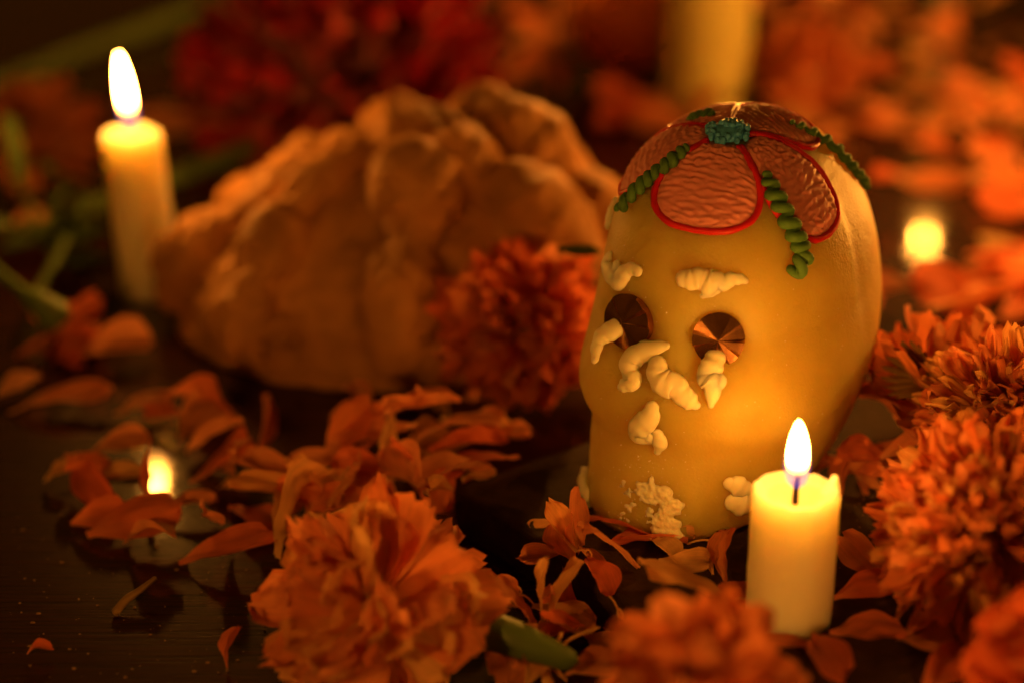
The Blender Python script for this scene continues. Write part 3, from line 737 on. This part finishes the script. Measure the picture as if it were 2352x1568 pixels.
# left background plant
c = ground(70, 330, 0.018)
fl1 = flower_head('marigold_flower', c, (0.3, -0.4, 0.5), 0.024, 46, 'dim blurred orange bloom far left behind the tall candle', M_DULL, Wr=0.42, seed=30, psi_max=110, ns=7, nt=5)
c = ground(140, 745, 0.010)
fl2 = flower_head('marigold_flower', c, (0.5, 0.1, -0.55), 0.0135, 34, 'wilted bloom lying face down at the left edge on a green stem', M_PETR, Wr=0.45, seed=31, psi_max=100, ns=7, nt=5)
add_stem(fl2, [c + Vector((-0.002, 0, 0.003)), ground(95, 700, 0.017), ground(40, 660, 0.020), ground(-40, 590, 0.024)], [0.0052, 0.0040, 0.0017, 0.0014], M_STEM)
add_stem(fl2, [ground(75, 690, 0.012), ground(120, 610, 0.012), ground(165, 520, 0.012), ground(190, 450, 0.012)], [0.0013, 0.0015, 0.0015, 0.0012], M_STEM, 'side_stem')
def leafy(label, spots, seed):
    rnd = random.Random(seed); root = empty('leafy_sprig', ground(spots[0][0], spots[0][1], 0)); tag(root, label, 'sprig')
    cpt = ground(spots[0][0], spots[0][1], 0.006)
    for u, v, L, zz in spots:
        V, F, UV = petal_sheet(L, L * 0.30, 9, 6, rnd, cup=0.3, bend=0.12, ruffle=0.05, notch=0.0, claw=0.15, tipw=0.12, peak=0.42)
        p = ground(u, v, zz); d = Vector((rnd.gauss(0, 1), rnd.gauss(0, .7), rnd.uniform(-.05, .45)))
        mm = frame(d, Vector((0, -0.4, 1)))
        obj('leaf', [p + mm @ q for q in V], F, M_LEAF, root, uv=UV)
        add_stem(root, [cpt, (cpt + p) / 2 + Vector((0, 0, 0.004)), p], [0.0012, 0.001, 0.0008], M_STEM, 'leaf_stalk', 8, 6)
leafy('dark green leafy sprig at the left edge behind the tall candle', [(90, 560, 0.03, 0.006), (40, 520, 0.036, 0.012), (150, 500, 0.034, 0.010), (60, 450, 0.035, 0.016), (190, 560, 0.03, 0.004), (10, 570, 0.03, 0.006), (120, 590, 0.028, 0.003), (230, 520, 0.03, 0.006), (170, 420, 0.03, 0.012)], 41)
rt_ = empty('flower_stem', ground(390, 415, 0)); tag(rt_, 'long green stem lying diagonally behind the bread', 'stem')
add_stem(rt_, [ground(350, 425, 0.006), ground(520, 365, 0.007), ground(680, 300, 0.008), ground(800, 262, 0.010)], [0.0030, 0.0034, 0.004, 0.0042], M_STEM, 'stalk')
rt_ = empty('glow_blade', ground(60, 640, 0)); tag(rt_, 'added green blade standing in for a faint diagonal glow behind the tall candle', 'leaf')
add_stem(rt_, [ground(-40, 205, 0.006), ground(180, 120, 0.006), ground(400, 40, 0.006), ground(520, -20, 0.006)], [0.003, 0.004, 0.004, 0.003], M_LEAF, 'blade')  # dark green blade added where only a faint brown glow crosses

# ------------------------------------------------------------------ bread of the dead
bx, by, bz = atdist(915, 600, 0.562).x, 0.562, 0.0
bread = empty('bone_bread', (bx, by, 0)); tag(bread, 'round golden bread loaf with knobbed dough bones behind the left petals', 'bread')
HX, HY, HZ = 0.0670, 0.054, 0.055
def dome(x, y):
    q = max(0.0, 1 - (abs(x) / HX) ** 2.1 - (abs(y) / HY) ** 2.1); return HZ * q ** 0.5 * (1 - 0.22 * max(0.0, min(1.0, -x / HX * 1.25)) + 0.14 * max(0.0, min(1.0, x / HX * 1.3)))
V = []; nr, na = 26, 60
for i in range(nr):
    t = math.sin(i / (nr - 1) * math.pi / 2)
    for j in range(na):
        a = 2 * math.pi * j / na
        ca, sa = math.cos(a), math.sin(a); k = (abs(ca) ** 2.1 + abs(sa) ** 2.1) ** (-1 / 2.1)
        x, y = HX * t * ca * k, HY * t * sa * k
        z = dome(x * 0.9999, y * 0.9999) + 0.0022 * noise.noise(Vector((x * 50, y * 50, 2)))
        V.append(Vector((bx + x, by + y, max(z, 0.0))))
obj('loaf', V, grid_faces(nr, na, True), M_BREAD, bread)
# each bone is a rope of dough pinched between big knuckles
def bone(az, knuckles, wig):
    P = []; rad = []; n = 54
    for i in range(n):
        t = i / (n - 1); s = 0.16 + 0.86 * t; a = az + wig * math.sin(t * 5)
        x, y = HX * min(s, .97) * math.cos(a), HY * min(s, .97) * math.sin(a)
        r = 0.0066
        for kt, kr in knuckles: r = max(r, kr * math.sqrt(max(0, 1 - ((t - kt) / (kr * 17)) ** 2)))
        P.append(Vector((bx + x * (1 + 0.10 * max(0, s - .8)), by + y, max(r * 0.5, dome(x, y) + 0.16 * r)))); rad.append(r)
    rad = list(np.convolve(np.pad(rad, 2, mode='edge'), np.ones(5) / 5, 'valid'))
    return tube(P, rad, 18)
for az, kn, wig in [(-172, [(0.40, .0095), (0.85, .0120)], .10), (-135, [(0.30, .0090), (0.66, .0110), (0.97, .0110)], -.1), (-82, [(0.40, .0150), (0.9, .0130)], .08),
                    (-42, [(0.32, .0120), (0.74, .0155)], -.08), (2, [(0.45, .0150), (0.93, .0150)], .1), (38, [(0.4, .0140), (0.85, .0145)], 0), (92, [(0.4, .0130), (0.8, .0130)], 0), (145, [(0.4, .0095), (0.85, .0110)], 0)]:
    obj('dough_bone', *bone(R(az), kn, wig), M_BREAD, bread)
pk = atdist(965, 262, by)
V, F = ball(Vector((pk.x, by, pk.z - 0.010)), 0.0150, 20, 14, (1.1, 1, 0.85))
V = [q + (q - Vector((pk.x, by, pk.z - 0.010))) * 0.10 * noise.noise(q * 90) for q in V]
obj('dough_knob', V, F, M_BREAD, bread)
def swirl(u, v, yy, rr):
    c = atdist(u, v, yy); P = []
    for i in range(30):
        a = i / 29 * 4.4 * math.pi / 2 + 1.2; q = rr * (1 - 0.45 * i / 29)
        P.append(c + Vector((math.cos(a) * q, -0.002 * i / 29, math.sin(a) * q)))
    return tube(P, [rr * 0.30] * 30, 10)
obj('dough_curl', *swirl(650, 800, by - 0.046, 0.0085), M_BREAD, bread)

tx = bpy.data.textures.new('crust_lumps', 'CLOUDS'); tx.noise_scale = 0.0075; tx.noise_depth = 5
for ch in bread.children:
    md = ch.modifiers.new('subdivide', 'SUBSURF'); md.levels = 1; md.render_levels = 1
    md = ch.modifiers.new('crust', 'DISPLACE'); md.texture = tx; md.strength = 0.0060; md.mid_level = 0.5; md.texture_coords = 'GLOBAL'
# ------------------------------------------------------------------ orange fruit behind, left of the pale candle
c = ground(1450, 185, 0.0); cc = c + Vector((0, 0.004, 0.026))
fr = empty('orange_fruit', c); tag(fr, 'blurred round orange form left of the pale candle', 'fruit')
obj('peel', *ball(cc, 0.027, 28, 20, (1, 1, 0.94)), M_FRUIT, fr)
obj('navel', *ball(cc + Vector((0, 0, 0.0252)), 0.0028, 10, 6, (1, 1, 0.4)), M_STEM, fr)

# ------------------------------------------------------------------ loose petals, each with its own curl
MATS = {'o': M_PET, 'y': M_PETY, 'r': M_PETR}
def loose(u0, v0, z0, u1, v1, z1, wpx, label, mat='o', roll=0, arch=0.0, cup=0.3, seed=0, thread=0, group=None, ns=16, nt=11, twist=0.0, notch=0.08, claw=0.12, ruffle=0.03, tipw=0.72, peak=0.66):
    a = ground(u0, v0, z0 / 1000.0); b = ground(u1, v1, z1 / 1000.0); rnd = random.Random(seed * 7 + 13)
    L = (b - a).length; W = 1.22 * wpx * px((a + b) / 2)
    V, F, UV = petal_sheet(L, W, ns, nt, rnd, cup=cup, bend=0.0, ruffle=ruffle, notch=notch, claw=claw, tipw=tipw, peak=peak, twist=twist, rag=rnd.choice([0.02, 0.05, 0.09]))
    x = (b - a).normalized(); face = Matrix.Rotation(R(roll), 3, x) @ Vector((0, -0.15, 1)); mm = frame(x, face)
    V2 = []; fold = rnd.uniform(-4, 4); off = rnd.uniform(-.3, .3)
    for q, (s, t) in zip(V, UV):
        q = Vector((q.x, q.y, q.z + arch * L * math.sin(math.pi * s) + 0.05 * W * fold * abs(2 * t - 1 - off) + 0.07 * W * noise.noise(Vector((s * 5, t * 3, seed * 3.7))))); V2.append(a + mm @ q)
    # the petal rests on what is under it
    def floor(p):
        r = p - A
        al, be = r.dot(e1), r.dot(e2)
        return SLAB if (0 <= al <= 0.130 and 0 <= be <= 0.150) else 0.0
    sink = min(q.z - floor(q) for q in V2)
    if sink < 0.0002: V2 = [q + Vector((0, 0, 0.0003 - sink if sink < 0 else 0.0003)) for q in V2]
    root = empty('petal', a); tag(root, label, 'petal', group)
    obj('petal_blade', V2, F, MATS[mat], root, uv=UV)
    if thread:
        d = -x; side = mm @ Vector((0, 1, 0)); up = Vector((0, 0, 1)); P = []; n = 34; tl = 0.0045 * thread; p0 = V2[nt // 2]
        for i in range(n):
            t = i / (n - 1)
            if t < 0.5: P.append(p0 + d * tl * t * 2 + up * 0.001 * math.sin(t * 6))
            else:
                k = (t - 0.5) * 2; an = k * 7.5; rr2 = 0.0011 * (1 - 0.5 * k)
                P.append(p0 + d * tl + d * rr2 * math.sin(an) + up * (rr2 * (1 - math.cos(an)) + 0.0004) + side * 0.0012 * k)
        obj('curled_style', *tube(P, [0.00026] * n, 6), M_PETY, root)
    return root
G_L = None
lp = [
 # left, on the lacquer (blurred)
 (190, 825, 3, 352, 782, 6, 78, 'single orange boat-shaped petal right of the wilted bloom', 'o', 15, 0.06, 0.6),
 (-10, 905, 4, 92, 858, 6, 62, 'bright orange petal cut by the left edge of the picture', 'o', 10, 0.05, 0.4),
 (18, 940, 2, 262, 895, 6, 66, 'long thin upcurled petal near the left edge', 'o', -10, 0.05, 0.7),
 (262, 945, 3, 400, 908, 5, 52, 'slender orange petal lying before the bread at its left end', 'o', 5, 0.06, 0.5),
 (385, 905, 6, 540, 975, 3, 120, 'dark broad petal standing behind the mirrored flame', 'r', -60, 0.10, 0.6),
 (430, 1045, 2, 555, 968, 10, 80, 'curled orange petal with pale tip right of the mirrored flame', 'o', -30, 0.05, 0.6),
 (195, 1045, 2, 345, 1000, 6, 58, 'orange petal pointing at the mirrored flame from the left', 'o', 10, 0.06, 0.5),
 (100, 1105, 1, 165, 1075, 5, 55, 'small pale petal leftmost of the heap around the mirrored flame', 'y', 0, 0.05, 0.5),
 (178, 1050, 6, 256, 1185, 1, 66, 'dark red petal curling down left of the mirrored flame', 'r', 40, 0.1, 0.6),
 (200, 1095, 4, 330, 1080, 5, 40, 'thin folded petal lying across the left heap', 'y', 15, 0.08, 0.6),
 (196, 1225, 2, 415, 1170, 7, 92, 'broad flat petal at the front of the left heap', 'r', 20, 0.05, 0.3),
 (345, 1010, 16, 352, 1150, 1, 58, 'upright dark petal touching the mirrored flame on its left', 'r', 70, 0.05, 0.5),
 (372, 1172, 2, 498, 1145, 4, 42, 'narrow petal lying just under the mirrored flame', 'o', 0, 0.05, 0.4),
 (285, 1245, 1, 405, 1225, 8, 55, 'small folded petal with lifted tip at the front of the left heap', 'o', -25, 0.12, 0.7),
 (410, 1292, 1, 640, 1232, 7, 72, 'long smooth petal lying alone right of the glossy reflection', 'r', 18, 0.06, 0.5),
 (500, 1118, 1, 552, 1102, 3, 34, 'tiny pale scrap of petal right of the mirrored flame', 'y', 0, 0.05, 0.3),
 (580, 1060, 1, 612, 905, 9, 46, 'thin dark petal standing against the front of the bread', 'r', 70, 0.04, 0.6),
 (528, 1160, 2, 640, 1210, 3, 84, 'rosy rounded petal at the foot of the pale upright petals', 'r', -10, 0.08, 0.4),
 (648, 1285, 2, 752, 1075, 17, 112, 'large pale upright petal behind the big ruffled bloom', 'y', -50, 0.10, 0.4),
 (690, 1255, 3, 805, 1075, 15, 92, 'second pale upright petal leaning on the large pale one', 'y', -35, 0.06, 0.5),
 # heap behind the slab corner
 (775, 1020, 8, 905, 945, 20, 34, 'narrow petal ribbon bridging up to the top of the middle heap', 'o', -20, 0.08, 0.6),
 (905, 935, 22, 880, 1115, 6, 74, 'long petal hanging down the front of the middle heap', 'y', -65, -0.08, 0.6),
 (885, 955, 21, 1060, 925, 21, 66, 'topmost petal lying across the middle heap', 'o', -30, 0.06, 0.5),
 (955, 1005, 14, 1150, 965, 18, 92, 'petal folded over the right side of the middle heap', 'o', -35, 0.10, 0.4),
 (985, 1045, 12, 1165, 1010, 15, 84, 'red-orange petal under the folded one in the middle heap', 'r', -30, 0.06, 0.5),
 (1192, 1045, 14, 1020, 1085, 14, 105, 'broad petal with a hooked tail pointing right over the slab', 'r', 25, 0.10, 0.3),
 (1130, 1085, 13, 960, 1120, 14, 110, 'wide orange petal draped over the corner of the slab', 'o', 10, 0.10, 0.3),
 (1030, 1175, 5, 965, 1105, 14, 96, 'petal hanging off the corner of the slab', 'r', -30, 0.06, 0.4),
 (1060, 1100, 13, 1140, 1088, 14, 60, 'small pale petal tip on the slab corner', 'y', 0, 0.08, 0.4),
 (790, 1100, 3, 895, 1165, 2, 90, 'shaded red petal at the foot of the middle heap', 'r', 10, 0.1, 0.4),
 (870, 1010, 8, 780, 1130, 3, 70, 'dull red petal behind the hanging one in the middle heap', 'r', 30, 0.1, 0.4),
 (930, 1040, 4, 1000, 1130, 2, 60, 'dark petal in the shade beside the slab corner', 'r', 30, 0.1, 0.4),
 # front left on the lacquer
 (520, 1535, 0.3, 552, 1440, 8, 64, 'small twisted petal lying alone left of the big ruffled bloom', 'r', -40, 0.1, 0.6),
 (62, 1502, 0.3, 122, 1490, 2, 26, 'tiny torn petal alone in the lower left corner', 'r', 0, 0.2, 0.8),
 # along the slab's front edge
 (1330, 1262, 17, 1228, 1192, 16, 86, 'crumpled petal hanging at the left foot of the skull', 'y', 30, 0.06, 0.5),
 (1310, 1290, 13, 1290, 1172, 21, 92, 'orange petal standing up against the left side of the skull', 'o', -60, 0.05, 0.5),
 (1470, 1300, 14, 1322, 1205, 24, 112, 'broad striped petal leaning on the skull base', 'o', 38, 0.05, 0.3),
 (1560, 1262, 14, 1350, 1188, 15, 60, 'long petal lying along the base of the skull', 'r', 25, 0.05, 0.4),
 (1580, 1250, 14, 1400, 1250, 14, 66, 'petal tucked flat under the striped petal', 'r', 15, 0.06, 0.4),
 (1395, 1385, 9, 1330, 1268, 14, 40, 'thin petal drooping over the slab edge in a curl', 'y', 40, 0.06, 0.6),
 (1690, 1385, 13, 1468, 1300, 25, 150, 'big light orange petal spread on the slab before the skull', 'y', 22, 0.06, 0.25),
 (1560, 1300, 14, 1500, 1235, 17, 74, 'frilled pale scrap at the tip of the big spread petal', 'y', 25, 0.06, 0.4),
 (1665, 1335, 13, 1682, 1212, 24, 116, 'glowing orange petal upright at the left of the short candle', 'o', -75, 0.05, 0.5),
 (1635, 1318, 13, 1640, 1240, 17, 44, 'small pale petal half hidden behind the glowing upright one', 'y', -50, 0.05, 0.5),
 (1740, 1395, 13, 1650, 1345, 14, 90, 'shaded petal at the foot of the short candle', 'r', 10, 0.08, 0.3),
 # below the slab edge, centre
 (1235, 1425, 7, 1135, 1330, 18, 118, 'rounded bright petal between the big bloom and the slab', 'o', 20, 0.1, 0.4),
 (1240, 1420, 8, 1255, 1278, 24, 58, 'narrow petal standing upright before the slab edge', 'y', -65, 0.04, 0.6),
 (1268, 1412, 8, 1345, 1292, 20, 62, 'dull narrow petal leaning right against the slab edge', 'y', -45, 0.03, 0.5),
 (1225, 1385, 10, 1365, 1452, 6, 100, 'cupped orange petal in front of the slab edge', 'y', -12, 0.05, 0.45),
 (1262, 1432, 7, 1135, 1562, 3, 104, 'smooth red-orange petal pointing down to the bottom edge', 'o', -14, 0.05, 0.3),
 (1310, 1330, 10, 1265, 1410, 6, 70, 'shaded petal between the two narrow standing ones', 'r', -20, 0.05, 0.4),
 (1345, 1462, 3, 1470, 1530, 4, 74, 'pale petal with forked threads left of the blurred bloom', 'o', 14, 0.08, 0.4),
 (1300, 1555, 4, 1425, 1522, 6, 66, 'orange petal at the bottom edge left of the blurred bloom', 'o', 8, 0.08, 0.4),
 (1205, 1580, 3, 1290, 1505, 7, 60, 'pale shrivelled petal at the bottom edge', 'y', 0, 0.1, 0.6),
 (1340, 1370, 7, 1400, 1452, 2, 60, 'dark petal in the shade of the slab edge', 'r', -20, 0.06, 0.4),
 # right of the short candle
 (2052, 1352, 14, 1932, 1226, 19, 66, 'slender pointed petal right of the short candle', 'o', -35, 0.05, 0.6),
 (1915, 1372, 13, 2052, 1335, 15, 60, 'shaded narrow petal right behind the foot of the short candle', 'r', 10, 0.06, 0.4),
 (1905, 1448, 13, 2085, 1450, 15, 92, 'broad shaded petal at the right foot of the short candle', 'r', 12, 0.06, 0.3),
 (2060, 1466, 13, 2195, 1476, 16, 78, 'petal tip lit from the left under the full pompon bloom', 'o', 5, 0.06, 0.35),
 (1862, 1470, 13, 1935, 1572, 13, 78, 'blurred petal at the bottom edge below the short candle', 'r', 8, 0.08, 0.3),
 (2050, 1430, 13, 2140, 1350, 20, 76, 'bent petal leaning on the pompon bloom from below', 'o', -30, 0.06, 0.4),
 (1720, 1462, 13, 1880, 1478, 14, 46, 'dark red petal the short candle stands on', 'r', 0, 0.02, 0.2),
 (1862, 1110, 13, 1942, 1058, 17, 52, 'arched petal between the skull and the short candle flame', 'o', -40, 0.14, 0.5),
 (1935, 1140, 13, 1968, 1020, 21, 80, 'petal hanging from the turned away bloom beside the skull', 'o', -60, 0.05, 0.4),
 (2110, 1600, 13, 2240, 1500, 15, 92, 'dim petal in the lower right corner', 'r', 5, 0.08, 0.3),
 (2300, 1430, 20, 2215, 1400, 20, 80, 'lit petal sticking out above the lower right bloom', 'o', 10, 0.05, 0.3),
]
TH = {'thin petal drooping over the slab edge in a curl': 1.6, 'big light orange petal spread on the slab before the skull': 0.8, 'crumpled petal hanging at the left foot of the skull': 1.0,
      'striped petal leaning': 1, 'pale petal with forked threads left of the blurred bloom': 1.3, 'cupped orange petal in front of the slab edge': 0.9,
      'petal tucked flat under the striped petal': 1.5, 'dull narrow petal leaning right against the slab edge': 1.0, 'pale shrivelled petal at the bottom edge': 1.4, 'long petal lying along the base of the skull': 1.4}
for k, a in enumerate(lp):
    u0, v0, z0, u1, v1, z1, w, lab, mt, roll, arch, cup = a
    loose(u0, v0, z0, u1, v1, z1, w, lab, mt, roll, arch, cup, seed=k, thread=TH.get(lab, 0), twist=random.Random(k).uniform(-0.35, 0.35), ruffle=random.Random(k + 50).uniform(0.03, 0.075), notch=random.Random(k + 90).uniform(0.02, 0.12))
# twig on the lacquer
tw = empty('dry_twig', ground(290, 1400, 0)); tag(tw, 'short curved dry twig on the lacquer left of the big bloom', 'twig')
add_stem(tw, [ground(268, 1402, 1.2e-3), ground(290, 1376, 2.5e-3), ground(325, 1352, 3.5e-3), ground(355, 1328, 5e-3)], [0.0011, 0.0010, 0.0008, 0.0006], M_CALYX, 'stalk')
tw = empty('fallen_style', ground(1240, 1500, 0)); tag(tw, 'forked pale flower style lying at the bottom edge', 'flower style')
add_stem(tw, [ground(1265, 1590, 0.003), ground(1255, 1530, 0.006), ground(1290, 1455, 0.012)], [0.0016, 0.0009, 0.0004], M_PETY, 'style', 14, 7)
add_stem(tw, [ground(1300, 1560, 0.003), ground(1270, 1520, 0.007), ground(1305, 1470, 0.010), ground(1375, 1440, 0.012)], [0.0004, 0.0004, 0.0004, 0.0003], M_PETY, 'thread', 14, 6)
# far scatter: petals too blurred to tell apart
rnd = random.Random(77)
def scatter(n, box, label, group, zmax, keep=None, mats='oooyr', lmin=0.017, lmax=0.029):
    bks = {m: bank(random.Random(hash(m) % 7 + 3 if False else ord(m)), MATS[m], 0.024, 0.0115, 5, 9, 7, claw=0.2, tipw=0.6, peak=0.6) for m in set(mats)}
    k = 0; tries = 0
    while k < n and tries < 4000:
        tries += 1
        u = rnd.uniform(box[0], box[2]); v = rnd.uniform(box[1], box[3])
        if keep and not keep(u, v): continue
        z = rnd.uniform(0.0015, zmax); p = ground(u, v, z); k += 1
        a = rnd.uniform(0, 6.283); d = Vector((math.cos(a), math.sin(a) * 0.8, rnd.gauss(0, .22) if z > 0.005 else rnd.uniform(0, 0.3)))
        s = rnd.uniform(lmin, lmax) / 0.024
        if keep:
            w_ = [project(p + d.normalized() * s * 0.026 * q_) for q_ in (0.5, 1.0)]
            if any(2035 < a_ < 2200 and 455 < b_ < 660 for a_, b_ in w_): k -= 1; continue
        o = bpy.data.objects.new('petal', rnd.choice(bks[rnd.choice(mats)])); col.objects.link(o)
        m = frame(d, Vector((rnd.gauss(0, .35), rnd.gauss(-.2, .35), 1))).to_4x4(); m.translation = p
        o.matrix_world = m @ Matrix.Diagonal((s, s * rnd.uniform(.8, 1.3), s, 1))
        lb, gp = label(u, v) if callable(label) else (label, group); tag(o, lb, 'petal', gp)
def project(p):
    q = p - EYE; dz = q.y * CP - q.z * SP
    return 1176 + FPX * q.x / dz, 784 - FPX * (q.y * SP + q.z * CP) / dz
def keep_r(u, v):
    if 2035 < u < 2200 and 455 < v < 660: return False      # open lacquer where the flame mirrors
    if v > 700 - (u - 2000) * 0.2 and u < 2150: return False
    return not (1480 < u < 1760 and v < 300)
def far_label(u, v):
    if u < 1960: return 'blurred orange petal of the far heap just right of the pale candle', 'petals right of the pale candle'
    if v < 230: return 'blurred orange petal scattered in the upper right corner', 'petals in the upper right corner'
    if u < 2120: return 'blurred orange petal above and left of the mirrored glow, beside the skull', 'petals between skull and mirrored glow'
    return 'blurred orange petal between the mirrored glow and the right edge', 'petals right of the mirrored glow'
scatter(112, (1740, -60, 2420, 640), far_label, None, 0.014, keep_r)
scatter(9, (1100, -20, 1360, 215), 'out of focus petal on the dark table between crimson bloom and orange fruit', 'petals on the table between crimson bloom and fruit', 0.004, None, 'oor')
scatter(10, (1460, 230, 1660, 330), 'blurred orange petal at the foot of the pale candle', 'petals at the foot of the pale candle', 0.012, None, 'ro')
scatter(14, (2050, 560, 2420, 760), 'blurred dark orange petal behind the right-hand blooms', 'petals behind the right hand blooms', 0.012, lambda u, v: u > 2180 or v > 640, 'ror')
scatter(4, (455, 285, 600, 340), 'blurred orange petal left of the bread beyond the green stem', 'petals beyond the green stem', 0.006, None, 'o')
scatter(5, (690, 235, 850, 275), 'blurred orange petal between the bread and the crimson bloom', 'petals between bread and crimson bloom', 0.010, None, 'or')
scatter(10, (0, 180, 240, 560), 'dim blurred petal among the greenery behind the tall candle', 'petals among the greenery at the left', 0.012, None, 'ror')
def heap(n, box, zr, label, group, mats, lmin, lmax, sd):
    global rnd
    rnd = random.Random(sd); bks = {m: bank(random.Random(ord(m) + sd), MATS[m], 0.022, 0.0105, 6, 13, 10, claw=0.14, tipw=0.75, peak=0.7, ruffle=0.10, rag=0.08, cup=0.5) for m in set(mats)}
    for k in range(n):
        p = ground(rnd.uniform(box[0], box[2]), rnd.uniform(box[1], box[3]), rnd.uniform(*zr)); a = rnd.uniform(0, 6.283)
        d = Vector((math.cos(a), math.sin(a) * 0.7, rnd.gauss(0.1, .35))); s = rnd.uniform(lmin, lmax) / 0.022
        o = bpy.data.objects.new('petal', rnd.choice(bks[rnd.choice(mats)])); col.objects.link(o)
        m = frame(d, Vector((rnd.gauss(0, .5), rnd.gauss(-.35, .4), 0.8))).to_4x4()
        if p.z + d.normalized().z * s * 0.022 < 0.001: p.z = 0.001 - d.normalized().z * s * 0.022
        m.translation = p; o.matrix_world = m @ Matrix.Diagonal((s, s * rnd.uniform(.8, 1.25), s, 1)); tag(o, label, 'petal', group)
heap(20, (770, 950, 1130, 1130), (0.004, 0.016), 'crumpled orange petal of the heap between the bread and the slab corner', 'petals heaped between bread and slab', 'oory', 0.013, 0.021, 301)
heap(10, (630, 1060, 800, 1220), (0.003, 0.014), 'crumpled pale petal of the clump behind the big ruffled bloom', 'petals behind the big ruffled bloom', 'yyo', 0.013, 0.021, 302)
heap(8, (150, 930, 540, 1210), (0.001, 0.006), 'blurred crumpled petal of the ring around the mirrored flame', 'petals around the mirrored flame', 'orr', 0.012, 0.020, 303)
heap(9, (1160, 1300, 1360, 1520), (0.003, 0.012), 'crumpled petal of the clump between big bloom and blurred bloom', 'petals between the two front blooms', 'ory', 0.010, 0.017, 304)
heap(6, (1290, 1200, 1560, 1290), (0.013, 0.016), 'crumpled small petal heaped against the foot of the skull', 'petals at the foot of the skull', 'oy', 0.010, 0.015, 305)
heap(7, (1900, 1040, 2060, 1120), (0.013, 0.022), 'crumpled petal hanging under the turned away bloom', 'petals under the turned away bloom', 'oor', 0.012, 0.018, 306)
# crumbs and pollen on table and slab
rnd2 = random.Random(8); parts = []
for k in range(230):
    if k < 180: p = ground(rnd2.uniform(20, 760), rnd2.uniform(1160, 1568), 0.0002); s = rnd2.choice([.00008, .0001, .00012, .00015, .0002, .0003, .0004])
    else: p = ground(rnd2.uniform(1925, 2090), rnd2.uniform(1130, 1320), SLAB + 0.0003); s = rnd2.choice([.00012, .00018, .00025])
    parts.append(ball(p, s, 5, 3, (rnd2.uniform(.6, 1.8), 1, .6)))
o = obj('crumbs', *join(parts), M_CRUMB); tag(o, 'fine pollen crumbs strewn on the lacquer and the slab', 'crumbs', kind='stuff')
